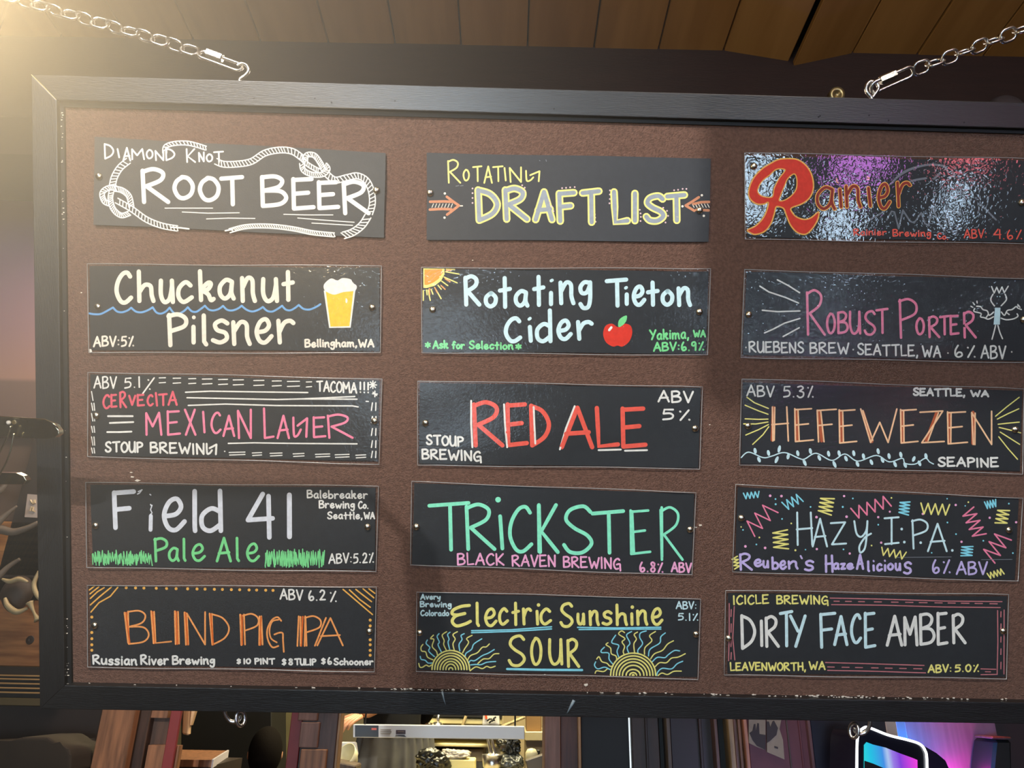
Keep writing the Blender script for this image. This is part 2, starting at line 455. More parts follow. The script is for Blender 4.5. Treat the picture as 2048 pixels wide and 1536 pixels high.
# shade in the recess between panel and frame, built as black strips
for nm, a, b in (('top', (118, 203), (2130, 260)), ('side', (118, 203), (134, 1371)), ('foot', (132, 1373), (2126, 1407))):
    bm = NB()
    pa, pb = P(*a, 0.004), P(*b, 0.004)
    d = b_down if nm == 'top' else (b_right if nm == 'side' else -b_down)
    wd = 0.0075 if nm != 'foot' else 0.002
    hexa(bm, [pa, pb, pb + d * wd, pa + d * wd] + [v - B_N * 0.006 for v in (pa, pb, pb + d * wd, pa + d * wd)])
    link('shadow_line', bm, M_gap, board)
# ragged chips of bare paint where the panel meets the frame
bm = NB(); rnd = random.Random(3)
def chip(x, y, r):
    k = rnd.randint(4, 7); a0 = rnd.random() * 6
    top = [bm.verts.new(P(x + r * rnd.uniform(.5, 1.3) * math.cos(a0 + 2 * PI * i / k) * 1.5, y + r * rnd.uniform(.4, .9) * math.sin(a0 + 2 * PI * i / k), 0.0052)) for i in range(k)]
    bm.faces.new(top)
    c = bm.verts.new(P(x, y, 0.0015))
    for i in range(k): bm.faces.new((top[i], top[(i + 1) % k], c))
for _ in range(150):
    x = rnd.choice([rnd.uniform(140, 2040), rnd.uniform(1150, 2040), rnd.gauss(880, 60), rnd.gauss(1700, 150)])
    chip(x, 1369 + (x - 133) * 0.0165 + rnd.uniform(-3.5, 1.5), rnd.uniform(.7, 2.6))
for _ in range(46):
    y = rnd.choice([rnd.uniform(210, 1366), rnd.uniform(210, 480), rnd.gauss(1310, 50)])
    y = min(y, 1368)
    chip(122.5 + (y - 200) * 0.0105 + rnd.uniform(-.5, 3), y, rnd.uniform(.6, 1.8))
o = link('paint_chips', bm, M_chip, board); o['kind'] = 'stuff'
# small dust specks and plaster dabs on the panel face
bm = NB()
for x, y, r in ((160, 585, 2), (272, 962, 4), (262, 955, 3), (1172, 1372, 4), (690, 880, 1.5), (1421, 850, 1.5), (1402, 1052, 3), (1392, 1056, 2), (260, 946, 2), (945, 520, 1.5), (1090, 1352, 2)):
    chip(x, y, r)
for v in bm.verts: v.co -= B_N * 0.0042
link('plaster_dabs', bm, M_chip, board)['kind'] = 'stuff'
# nail holes in the frame
bm = NB()
for x, y in ((508, 197), (630, 197), (663, 205), (790, 202), (1108, 218), (1640, 232), (1738, 231), (1777, 241), (1928, 245), (1637, 234), (1980, 1414), (1320, 1407), (1404, 1400), (1660, 1413), (298, 1403), (632, 1393), (870, 1398)):
    lathe(bm, P(x, y, HF - 0.0002), B_N, [(0.0013, 0), (0.0013, 0.0004), (0, 0.0004)], 8)
link('nail_holes', bm, M_nail, board)['kind'] = 'stuff'
# a scuff on the lower rail and the open mitre line at the corner
bm = NB()
for pts, r in (([(1148, 1400), (1142, 1412), (1133, 1428)], (0.003, .0024, .0003)), ([(884, 1383), (888, 1400), (893, 1414)], (.002, .001, .0002))):
    tube(bm, [P(x, y, HF - 0.0004) for x, y in pts], list(r), 6)
link('scuff', bm, mat('grey_scuff', s2l(120, 135, 145), 0.5), board, True, 'pale scuff on the lower rail')['kind'] = 'stuff'
bm = NB()
tube(bm, [P(62.8, 149.3, HF), P(88, 174, HF), P(112.8, 199.6, HF)], [.0006, .0006, .0003], 5)
link('mitre_joint', bm, mat('mitre_highlight', s2l(190, 170, 120), 0.4), board)

# ------------------------------------------------------------------ signs
M_card = mat('black_chalk_card', s2l(45, 48, 51), 0.62, noise=0.12, nscale=90, bump=0.12, bscale=500, spec=0.4)
M_card_grey = mat('grey_chalk_card', s2l(70, 72, 74), 0.7, noise=0.1, nscale=90, bump=0.15, bscale=500, spec=0.4)
M_lam = laminate('clear_laminate', 1.2, 150, 0.14, 0.10)
M_lam_crinkle = laminate('crinkled_laminate', 0.85, 125, 0.085, 0.03)
M_edge = mat('sealed_edge_highlight', s2l(150, 150, 150), 0.22, spec=0.9)  # pale tone stands in for light caught along the sleeve rim
M_rim = laminate('clear_laminate_rim', 1.6, 120, 0.3, 0.2)
M_pin = mat('brass_push_pin', (0.80, 0.72, 0.55), 0.25, 1.0)

WHT = paint('white_marker', (238, 238, 232)); CRM = paint('cream_marker', (240, 234, 220)); ICE = paint('pale_blue_marker', (212, 242, 248))
YEL = paint('yellow_marker', (246, 238, 140)); PNK = paint('pink_marker', (248, 140, 172)); LPK = paint('light_pink_marker', (252, 182, 222))
GRN = paint('green_marker', (128, 225, 150)); MNT = paint('mint_marker', (148, 248, 212)); ORG = paint('orange_marker', (250, 168, 98))
PCH = paint('peach_marker', (250, 204, 160)); RED = paint('red_marker', (225, 62, 45)); COR = paint('coral_marker', (240, 100, 84))
CYN = paint('cyan_marker', (145, 228, 246)); BLU = paint('blue_marker', (110, 170, 225)); LAV = paint('lavender_marker', (205, 190, 240))
GRY = paint('blue_grey_marker', (150, 160, 172)); DRD = paint('dull_red_marker', (150, 55, 45)); CHK = paint('grey_chalk', (125, 130, 138), 0.9)
AMB = paint('amber_marker', (245, 200, 45)); ROS = paint('rose_marker', (200, 125, 130)); SIL = paint('silver_marker', (222, 227, 236))
RST = paint('rust_marker', (185, 95, 60)); TER = paint('terracotta_marker', (205, 140, 105)); GLD = paint('gold_marker', (245, 185, 90))
LOR = paint('warm_orange_marker', (225, 110, 45))

class Surf:
    """the slightly buckled sheet of one sign"""
    def __init__(s, org, sc, seed, base=0.0012, amp=0.0006):
        s.org = org; s.sc = sc; s.base = base; r = random.Random(seed)
        s.w = [(r.uniform(.006, .02), r.uniform(.01, .03), r.uniform(0, 6), amp * r.uniform(.4, 1)) for _ in range(3)]
    def tr(s, x, y): return (s.org[0] + x / s.sc, s.org[1] + y / s.sc)
    def warp(s, x, y): return sum(a * math.sin(x * p + y * q * .4 + f) * math.cos(y * q - f) for p, q, f, a in s.w)
    def at(s, x, y, h): return P(x, y, s.base + 0.0012 + s.warp(x, y) + h)
def bil(q, u, v):
    (ax, ay), (bx, by), (cx, cy), (dx, dy) = q
    return ((ax * (1 - u) + bx * u) * (1 - v) + (dx * (1 - u) + cx * u) * v, (ay * (1 - u) + by * u) * (1 - v) + (dy * (1 - u) + cy * u) * v)
def sheet(name, surf, quad, h, thick, m, parent, nu=40, nv=12, wob=0.0):
    bm = NB(); q = [surf.tr(*p) for p in quad]; g = []
    rnd = random.Random(name + str(quad)); ph = [rnd.uniform(0, 6) for _ in range(4)]
    for j in range(nv + 1):
        row = []
        for i in range(nu + 1):
            u, v = i / nu, j / nv
            x, y = bil(q, u, v)
            e = wob * (math.sin(u * 9 + ph[0]) * (1 if j == 0 else 0) + math.sin(u * 8 + ph[1]) * (1 if j == nv else 0))
            x2 = wob * .5 * ((math.sin(v * 7 + ph[2])) * (i in (0, nu)))
            row.append(bm.verts.new(surf.at(x + x2, y + e, h)))
        g.append(row)
    top = []
    for j in range(nv):
        for i in range(nu): top.append(bm.faces.new((g[j][i], g[j + 1][i], g[j + 1][i + 1], g[j][i + 1])))
    if thick:
        r = bmesh.ops.extrude_face_region(bm, geom=top)
        for v in r['geom']:
            if isinstance(v, bmesh.types.BMVert): v.co -= B_N * thick
    return link(name, bm, m, parent, not thick, None, bool(thick))

pin_count = [0]
def pin(surf, x, y, label):
    px, py = surf.tr(x, y); base = surf.at(px, py, 0.0004)
    bm = NB(); rnd = random.Random(label)
    ax = (B_N + b_right * rnd.uniform(-.15, .15) + b_down * rnd.uniform(-.1, .15)).normalized()
    lathe(bm, base, ax, [(0.0, -.006), (0.0006, -.005), (0.0006, 0), (0.0052, 0.0002), (0.0056, 0.0008), (0.0051, 0.0022), (0.0036, 0.0034), (0.0018, 0.0040), (0, 0.0041)], 20)
    o = link('push_pin', bm, M_pin, None, True)
    tag(o, label, 'push pin', 'round brass push pins holding the signs')

def sign(org, sc, label, short, card, sleeve, pins, seed, M=None, lam=None, amp=0.0006, base=0.0010):
    surf = Surf(org, sc, seed, base, amp)
    cx = sum(p[0] for p in card) / 4; cy = sum(p[1] for p in card) / 4
    t = empty('beer_sign', surf.at(*surf.tr(cx, cy), 0), label, 'sign', 'hand-lettered tap list signs on the board')
    sheet('card', surf, card, 0.0, 0.0004, M or M_card, t, wob=0.6)
    if sleeve:
        ins = [(sleeve[k][0] * .0 + card[k][0], card[k][1]) for k in range(4)]
        sheet('laminate_sleeve', surf, sleeve, 0.0006, 0, lam or M_lam, t, 60, 18, wob=0.9)
        bm = NB(); q = [surf.tr(*p) for p in sleeve]; ph = seed
        ring = []
        for k in range(4):
            a, b = q[k], q[(k + 1) % 4]; n = 14 if k % 2 == 0 else 5
            for i in range(n):
                u = i / n
                ring.append(surf.at(a[0] + (b[0] - a[0]) * u, a[1] + (b[1] - a[1]) * u + (0.9 * math.sin(u * 9 + ph) if k % 2 == 0 else 0), 0.0007 + 0.0008 * (1 + math.sin(i * 1.7 + ph + k))))
        tube(bm, ring, 0.0007, 6, True); link('sealed_edge', bm, M_edge, t, True)
    for (x, y), where in zip(pins, ('left', 'right')):
        pin(surf, x, y, 'round brass push pin at the %s end of the %s sign' % (where, short))
    return t, surf
def ink(t, surf, name, m, label=None):
    return (Ink(surf), name, m, t, label)
class Pen:
    def __init__(s, t, surf): s.t = t; s.surf = surf
    def __call__(s, name, m, fn, label=None):
        k = Ink(s.surf); fn(k); o = link(name, k.bm, m, s.t, False, label)
        if name in ('dots', 'dash_border', 'dot_border', 'road_dashes', 'rope_drawing', 'arrow_ticks', 'i_dot', 'sun_disc', 'sun_rays', 'grass_drawing', 'vine_drawing', 'sun_drawing', 'man_drawing', 'arrow_drawing', 'glass_drawing', 'emblem_outline', 'wave_drawing'): o['kind'] = 'stuff'
    def W(s, m, w, *lines, name='lettering', label=None, layer=0):
        """each line: (text,x0,yb0,x1,yb1,H)"""
        for ln in lines:
            k = Ink(s.surf); k.text(*ln, w, layer=layer); link(name, k.bm, m, s.t, False, label)
    def L(s, m, w, *specs, name='lettering', label=None, layer=0):
        for sp in specs:
            k = Ink(s.surf); k.letters(sp, w, layer); link(name, k.bm, m, s.t, False, label)
    def D(s, m, w, strokes, name='drawing', smooth=False, label=None, layer=0):
        one = name in ('underline', 'ruled_line', 'ray_lines', 'mountain_drawing')
        if name == 'ray_lines': name = 'ray_line'
        k = Ink(s.surf)
        for st in strokes:
            k.stroke([tuple(map(float, a.split(','))) for a in st.split()], w, smooth, layer=layer)
            if one: link(name, k.bm, m, s.t, False, label); k = Ink(s.surf)
        if not one:
            o = link(name, k.bm, m, s.t, False, label)
            if name != 'lettering' and len(strokes) > 1: o['kind'] = 'stuff'
# ---- row 1, left: root beer
t, sf = sign((170, 260), 3.2508, 'grey card lettered ROOT BEER in white inside a knotted rope border', 'root beer',
             [(62, 45), (1955, 148), (1943, 702), (55, 615)], None, [(92, 302), (1895, 392)], 1, M_card_grey, amp=0.0012, base=0.003)
p = Pen(t, sf)
p.L(WHT, 11, 'D,122,85,190,192;I,206,118,228,184;A,243,110,300,205;M,300,118,390,196;O,395,124,445,190;N,452,128,515,202;D,520,115,587,202', 'K,655,118,722,214;N,735,140,778,210;O,785,152,833,210;T,833,135,903,214')
p.L(WHT, 28, 'R,360,240,555,482;O,568,292,714,457;O,733,298,882,470;T,872,292,1035,497', 'B,1137,288,1322,508;E,1340,305,1500,525;E,1506,325,1660,522;R,1668,322,1858,555')
p.D(WHT, 6, ['520,508 830,508', '632,533 800,541 1003,538', '790,578 930,573 1105,575', '1292,548 1430,552 1612,552', '1383,572 1500,582 1750,600', '1475,605 1740,620'], 'underline')
def rp(k):
    k.rope([(282, 200), (228, 245), (192, 305), (178, 362)], 40)
    k.rope([(205, 378), (150, 378), (112, 410), (125, 462), (160, 480)], 30, hatch=11)
    k.rope([(190, 382), (240, 392), (285, 430), (302, 500)], 32, hatch=11)
    k.rope([(172, 400), (165, 450), (185, 515), (235, 555), (292, 540)], 30, hatch=11)
    k.rope([(205, 458), (300, 512), (400, 582), (500, 622), (600, 640)], 34)
    k.stroke([(560, 632), (620, 636), (675, 643)], 10)
    k.rope([(518, 150), (525, 108), (580, 88), (660, 85), (730, 100), (785, 118)], 26)
    k.rope([(850, 203), (900, 222), (980, 222), (1080, 205), (1170, 150), (1270, 130), (1350, 140), (1410, 180)], 38)
    k.rope([(1400, 175), (1450, 225), (1520, 265)], 26, hatch=11)
    k.rope([(1432, 215), (1440, 165), (1490, 165), (1530, 215), (1552, 262)], 30, hatch=11)
    k.rope([(1410, 215), (1422, 262), (1480, 290), (1545, 288), (1578, 255), (1560, 225)], 30, hatch=11)
    k.rope([(1570, 285), (1625, 325), (1700, 310), (1770, 298), (1830, 330), (1862, 400), (1868, 480), (1850, 545)], 38)
    k.rope([(1840, 560), (1800, 620), (1740, 665), (1680, 685)], 44, 8, 20, 16)
    k.rope([(940, 655), (1050, 628), (1200, 625), (1350, 642), (1480, 668), (1620, 682)], 26, 8, 11)
    k.stroke([(912, 655), (960, 645)], 10)
p('rope_drawing', WHT, rp)

# ---- row 1, middle: draft list heading
t, sf = sign((830, 290), 3.3032, 'dark grey heading card lettered DRAFT LIST in yellow-outlined letters between two arrows', 'draft list',
             [(78, 52), (1955, 88), (1940, 640), (78, 625)], None, [(100, 317), (1880, 432)], 2, mat('slate_chalk_card', s2l(52, 55, 60), 0.66, noise=.1, nscale=90, bump=.12, bscale=500), amp=0.0008, base=0.002)
p = Pen(t, sf)
p.L(YEL, 11, 'R,213,93,305,255;O,315,158,362,240;T,378,135,445,245;A,452,136,514,256;T,510,135,585,245;I,586,146,605,240;N,620,142,706,250;&,728,165,828,245')
DL = ('D,{0}392,272,568,522;R,572,262,765,515;A,772,285,930,518;F,928,290,1075,528;T,1082,280,1240,535', 'L,1290,285,1428,535;I,1428,295,1478,525;S,1503,312,1665,525;T,1642,305,1805,523')
for q in DL: p.L(YEL, 50, q.replace('{0}', ''), label='yellow outline of the large letters', name='letter_outline')
def dl(k):
    for q in DL:
        for it in q.replace('{0}', '').split(';'):
            ch, *v = it.split(','); v = [float(a) for a in v]
            k.glyph(ch, v[0] + 11, v[1] + 11, v[2] - 11, v[3] - 11, 28, layer=1)
p('lettering', GRY, dl, 'blue grey fill of the large letters')
def dd(k):
    for x, y in ((380, 287), (380, 318), (380, 350), (380, 383), (708, 266), (725, 282), (725, 308), (706, 340), (880, 362), (890, 380), (903, 405), (915, 437), (972, 285), (998, 283), (1025, 280), (1055, 278), (1288, 300), (1288, 327), (1287, 357), (1285, 385), (1186, 437), (1188, 458), (1190, 480), (1193, 507), (1485, 428), (1490, 452), (1492, 475), (1490, 502), (1712, 299), (1738, 296), (1768, 290), (1793, 290), (1665, 435), (1672, 468), (1655, 512), (1640, 415)): k.dot(x, y, 6)
p('dots', paint('dusty_dots', (225, 195, 198)), dd)
def ar(k):
    for st in ('100,375 190,373 245,375', '98,427 180,422 240,425', '210,342 250,372 290,400 250,432 212,460', '1942,376 1890,378 1840,390', '1940,432 1860,428', '1875,345 1830,375 1788,400 1845,434'):
        k.stroke([tuple(map(float, a.split(','))) for a in st.split()], 17)
p('arrow_drawing', TER, ar)
def at_(k):
    for i in range(7): k.stroke([(112 + i * 21, 412), (122 + i * 21, 388)], 4.5)
    for i in range(6): k.stroke([(1832 + i * 20, 390), (1844 + i * 20, 412)], 5)
    k.stroke([(290, 402), (314, 402)], 8)
    for x, y in ((197, 320), (195, 480), (1895, 332), (1908, 468), (1767, 405)): k.dot(x, y, 8)
p('arrow_ticks', CRM, at_)
p.D(CHK, 5, ['270,272 290,268', '300,270 318,268', '822,102 826,104', '865,98 868,108'], 'chalk_smudge')

# ---- row 1, right: shiny sign with big red R
t, sf = sign((1470, 290), 3.5433, 'very shiny crinkled dark sign with a huge red script R at its left end', 'shiny red R',
             [(80, 82), (2122, 112), (2118, 688), (84, 652)], [(68, 55), (2132, 98), (2126, 702), (72, 668)], [(130, 152), (2030, 408)], 3, lam=M_lam_crinkle, amp=0.00015)
p = Pen(t, sf); big = (1480, 300), 7.3143; std = (1470, 290), 3.5433
RO = [(110, 1170), (220, 1115), (320, 1020), (385, 900), (415, 770), (350, 790), (250, 790), (160, 730), (125, 640), (150, 510), (220, 380), (330, 270), (440, 200), (560, 140), (700, 125), (840, 140), (960, 220), (1040, 340), (1075, 490), (1060, 620), (1000, 720), (900, 790), (750, 850), (770, 920), (830, 980), (940, 1015), (1040, 990), (1150, 905), (1140, 1010), (1080, 1120), (1000, 1210), (930, 1235), (830, 1200), (740, 1100), (680, 960), (640, 860), (570, 830), (525, 840), (500, 940), (450, 1080), (360, 1190), (230, 1235), (150, 1210)]
H1 = [(660, 290), (600, 275), (520, 290), (430, 370), (330, 450), (265, 560), (270, 630), (340, 680), (470, 685), (500, 560), (570, 420), (640, 330)]
H2 = [(790, 350), (830, 420), (825, 560), (760, 660), (660, 730), (575, 740), (600, 650), (650, 530), (700, 420)]
sf.org, sf.sc = big
p('emblem_letter', RED, lambda k: k.poly(RO, True, (H1, H2), layer=11), 'huge red script R')
def ro(k):
    [k.stroke(l_, w_, True, True, layer=12) for l_, w_ in ((RO, 20), (H1, 16), (H2, 16))]
p('emblem_outline', GLD, ro, 'gold outline of the red R')
sf.org, sf.sc = std
RN = 'a,572,285,722,468;ı,728,300,768,455;n,772,278,905,452;ı,930,290,975,448;e,1002,262,1112,465;r,1136,252,1255,450'
p.L(GLD, 30, RN, layer=11, name='letter_outline', label='gold outline of the small letters')
k = Ink(sf)
for it in RN.split(';'):
    ch, *v = it.split(','); v = [float(a) for a in v]; k.glyph(ch, v[0] + 6, v[1] + 6, v[2] - 6, v[3] - 6, 20, layer=12)
link('lettering', k.bm, DRD, t, label='dull red small letters')
p.D(GLD, 7, ['722,238 720,258 732,268', '935,225 950,232 945,246 935,240'], 'dots', True)
p.W(COR, 9, ('Rainier', 838, 645, 1075, 642, 52), ('Brewing', 1115, 650, 1392, 652, 56), ('Co.', 1430, 668, 1515, 675, 50), ('ABV:', 1620, 662, 1790, 664, 68), ('4.6%', 1830, 668, 2040, 672, 75), layer=11)
p.D(CHK, 15, ['1105,275 1160,220 1250,170 1370,140 1480,150 1508,190', '1200,275 1270,250 1355,235', '1410,240 1455,200', '1120,260 1180,200 1270,160'], 'mountain_drawing', True)
p.D(CHK, 12, ['1075,530 1110,470 1130,475 1160,592 1190,462 1240,540 1270,552 1320,480 1345,555 1372,572 1398,440 1450,560 1485,608 1500,480 1530,590 1562,640 1585,560', '1480,470 1560,470 1600,490', '1740,420 1850,530', '900,560 1060,470'], 'mountain_drawing')

# ---- row 2, left: beer glass and wave
t, sf = sign((160, 510), 3.3032, 'black sign with a yellow beer glass and a blue wave between two cream words', 'beer glass',
             [(62, 70), (1977, 84), (1977, 633), (68, 625)], [(48, 60), (1992, 72), (1985, 648), (58, 645)], [(118, 343), (1930, 348)], 4)
p = Pen(t, sf)
p.L(CRM, 29, 'C,228,102,352,328;h,374,95,500,318;u,520,155,628,325;c,637,165,753,325;k,778,93,897,312;a,912,150,1030,302;n,1056,138,1170,318;u,1196,145,1316,318;t,1330,98,1420,310',
    'P,570,378,712,610;ı,735,460,765,592;l,803,385,848,605;s,864,418,988,592;n,998,430,1136,602;e,1152,410,1280,592;r,1296,420,1424,592')
p('i_dot', CRM, lambda k: k.dot(752, 412, 13))
cus = [(58, 385), (218, 347), (338, 348), (480, 345), (592, 347), (712, 345), (825, 335), (945, 336), (1068, 335), (1208, 343), (1335, 335), (1445, 330), (1588, 325)]
def wv(k):
    for i, (a, b) in enumerate(zip(cus, cus[1:])):
        L = b[0] - a[0]; d = 30 if i not in (3, 4) else 40
        k.stroke([a, (a[0] + L * .22, a[1] + d * .85 if i else a[1] + 6), (a[0] + L * .5, max(a[1], b[1]) + (d if i else 4)), (a[0] + L * .8, b[1] + d * .6), b], 13, True)
p('wave_drawing', BLU, wv)
p.W(CRM, 12, ('ABV:5%', 85, 610, 362, 606, 76), ('Bellingham,WA', 1482, 612, 1946, 612, 60))
p('glass_drawing', WHT, lambda k: (k.poly([(1610, 235), (1820, 225), (1788, 480), (1646, 482)], False), k.poly([(1612, 225), (1612, 195), (1640, 165), (1665, 155), (1700, 168), (1735, 152), (1785, 160), (1805, 185), (1828, 205), (1815, 235), (1740, 245), (1680, 262), (1632, 245)], layer=2)), 'white glass outline and foam')
def br(k):
    k.poly([(1624, 242), (1806, 236), (1780, 470), (1655, 473)], False, layer=1)
p('beer_fill', AMB, br, 'golden yellow beer')
p('glass_shine', WHT, lambda k: k.poly([(1757, 285), (1768, 300), (1762, 318), (1754, 310)], layer=2))
p('torn_corner', WHT, lambda k: k.poly([(58, 620), (75, 622), (80, 640), (64, 645)], False))

# ---- row 2, middle: sun and apple
t, sf = sign((820, 515), 3.3032, 'black sign with a red apple and an orange sun in its corner', 'apple and sun',
             [(88, 72), (1972, 92), (1955, 636), (84, 622)], [(75, 67), (1986, 74), (1966, 646), (78, 630)], [(150, 345), (1912, 360)], 5)
p = Pen(t, sf)
p.L(ICE, 28, 'R,352,110,472,325;o,490,222,580,337;t,580,122,674,340;a,688,208,790,332;t,806,114,895,327;ı,918,220,945,322;n,980,152,1094,316;g,1112,150,1204,347', 'T,1286,132,1442,332;ı,1420,230,1444,320;e,1464,178,1562,326;t,1558,152,1650,326;o,1658,208,1746,326;n,1760,190,1864,328',
    'C,620,388,742,567;ı,778,445,812,564;d,828,336,942,567;e,966,403,1076,552;r,1096,412,1214,551')
p('i_dot', ICE, lambda k: (k.stroke([(932, 154), (940, 150)], 20), k.stroke([(1424, 202), (1430, 198)], 20), k.stroke([(786, 408), (794, 402)], 20)))
p.W(GRN, 12, ('*', 97, 604, 138, 604, 52), ('Ask', 147, 605, 256, 605, 60), ('for', 274, 607, 364, 608, 58), ('Selection', 388, 608, 685, 612, 60), ('*', 695, 615, 738, 615, 52), ('Yakima,', 1578, 546, 1850, 540, 74), ('WA', 1868, 530, 1956, 530, 52), ('ABV:6.9%', 1605, 622, 1948, 618, 66))
def sun1(k):
    k.poly([(88, 72), (228, 72), (228, 110), (205, 155), (160, 188), (110, 202), (88, 200)], False)
    for a, r0, r1 in ((3, 150, 208), (10, 150, 240), (24, 150, 244), (36, 150, 200), (50, 150, 185), (60, 150, 235), (70, 150, 185), (82, 148, 180), (90, 150, 215), (78, 150, 220)):
        a = math.radians(a); k.stroke([(88 + r0 * math.cos(a), 68 + r0 * math.sin(a)), (88 + r1 * math.cos(a), 68 + r1 * math.sin(a))], 8)
p('sun_drawing', YEL, sun1)
p('sun_face', paint('sun_orange', (240, 165, 60)), lambda k: k.poly([(95, 78), (212, 78), (210, 110), (188, 142), (150, 168), (110, 182), (95, 180)], False, layer=1))
p.D(ORG, 8, ['110,150 150,110 200,90', '125,165 170,120 215,100', '100,120 140,85 180,82', '240,85 270,84', '232,140 265,160', '205,185 232,210', '165,200 180,232', '128,205 130,245'], 'sun_shading', layer=2)
p('apple_drawing', RED, lambda k: k.poly([(1375, 460), (1335, 437), (1292, 452), (1276, 505), (1295, 560), (1340, 588), (1372, 582), (1405, 588), (1448, 555), (1468, 500), (1458, 452), (1420, 438)]), 'red apple')
p('apple_leaf', GRN, lambda k: k.poly([(1377, 458), (1378, 420), (1400, 395), (1432, 384), (1428, 420), (1402, 450)], layer=1), 'green apple leaf')
p('apple_shine', WHT, lambda k: k.stroke([(1316, 480), (1330, 462)], 16, layer=1))

# ---- row 2, right: strong man
t, sf = sign((1460, 520), 3.483, 'black sign with pink small-capital words and a white stick strong man flexing', 'strong man',
             [(118, 82), (2068, 138), (2068, 705), (88, 660)], [(102, 66), (2085, 130), (2082, 716), (76, 680)], [(130, 380), (2042, 415)], 6)
p = Pen(t, sf)
p.D(WHT, 10, ['330,138 410,180 485,228', '208,182 270,222 390,262 478,300', '225,350 330,360 487,355', '240,508 300,482 380,440 487,407', '370,533 482,472'], 'ray_lines')
p.L(PNK, 17, 'R,528,202,668,528;O,668,365,738,518;B,745,355,828,518;U,828,352,915,520;S,930,348,1018,526;T,1012,332,1105,516', 'P,1170,264,1304,550;O,1290,398,1358,525;R,1378,385,1466,545;T,1455,382,1530,526;E,1528,380,1600,525;R,1622,352,1720,548')
p.W(WHT, 12, ('·', 104, 645, 118, 645, 70), ('RUEBENS', 128, 648, 518, 652, 84), ('BREW', 553, 654, 832, 658, 84), ('·', 850, 660, 868, 660, 70), ('SEATTLE,', 885, 664, 1318, 678, 86), ('WA', 1335, 680, 1472, 684, 86), ('·', 1510, 684, 1528, 684, 70), ('6%', 1560, 684, 1718, 686, 92), ('ABV', 1744, 690, 1926, 690, 98), ('·', 1954, 676, 1972, 676, 70))
p.D(WHT, 9, ['1822,185 1840,230 1858,190 1875,230 1895,188 1910,228 1938,183'], 'man_hair')
p.D(WHT, 9, ['1832,238 1816,278 1842,320', '1916,238 1926,275 1890,318', '1850,455 1838,505 1825,552', '1866,455 1880,505 1898,548',
             '1836,395 1800,412 1772,402 1745,395 1748,372 1700,358 1705,338', '1836,362 1806,385 1792,355 1762,345 1745,325 1718,322', '1890,362 1912,385 1932,352 1965,345 1992,325 2005,335', '1888,405 1925,416 1975,410 2005,392 2000,375', '1925,365 1945,380', '1785,400 1800,378'], 'man_drawing', True)
p.D(WHT, 8, ['1678,322 1692,330', '1692,296 1704,312', '1720,286 1722,300', '2010,315 2020,330', '2030,345 2010,338', '2005,310 2008,322'], 'man_fingers')
p('man_drawing', ICE, lambda k: (k.poly([(1846, 332), (1884, 332), (1880, 450), (1836, 450)], False), k.dot(1862, 255, 4), k.dot(1880, 255, 4)))

# ---- row 3, left
t, sf = sign((160, 730), 3.3032, 'black sign with pink MEXICAN LAGER among white ruled lines and dashes', 'pink lager',
             [(68, 60), (1976, 104), (1966, 632), (75, 598)], [(52, 47), (1996, 92), (1976, 656), (50, 605)], [(108, 335), (1945, 370)], 7)
p = Pen(t, sf)
p.W(WHT, 10, ('ABV', 88, 158, 245, 156, 85), ('5.1', 288, 155, 402, 152, 78))
p.D(WHT, 10, ['490,85 415,188', '450,98 453,100', '460,158 462,160'], 'lettering')
p.W(WHT, 11, ('TACOMA', 1560, 178, 1832, 190, 78), ('!!!', 1842, 185, 1915, 190, 78))
p.D(WHT, 8, ['1935,105 1935,155', '1912,130 1960,132', '1918,112 1952,150', '1952,112 1918,150', '1948,172 1948,210', '1932,190 1965,192', '1936,180 1960,202', '1890,240 1905,241'], 'star_drawing')
p.L(paint('hot_pink_marker', (232, 100, 120)), 14, 'C,148,192,202,292;E,200,190,248,284;R,258,170,312,286;V,318,196,372,270;E,374,190,430,275;C,440,192,488,274;I,494,178,516,275;T,515,185,580,272;A,578,170,646,270')
p.D(WHT, 9, ['697,180 860,173 1200,178 1505,182', '707,216 900,220 1300,228 1460,224 1815,208', '1460,224 1830,226', '715,267 960,258 1300,268 1800,270 1838,277'], 'ruled_line')
p.D(WHT, 12, ['185,338 348,338', '197,383 270,380 352,377', '180,443 260,443 340,440'], 'ruled_line')
p.L(PNK, 15, 'M,430,308,545,468;E,572,298,668,468;X,686,288,770,468;I,806,302,830,452;C,862,308,936,456;A,940,328,1026,476;N,1036,288,1136,490', 'L,1208,280,1286,490;A,1298,328,1388,490;&,1402,340,1508,482;E,1536,338,1628,484;R,1630,320,1808,488')
p.W(WHT, 13, ('STOUP', 163, 580, 418, 582, 78), ('BREWIN&', 460, 584, 908, 598, 80))
p.D(WHT, 9, ['980,518 1150,514 1400,518 1830,521', '955,570 957,571'], 'ruled_line')
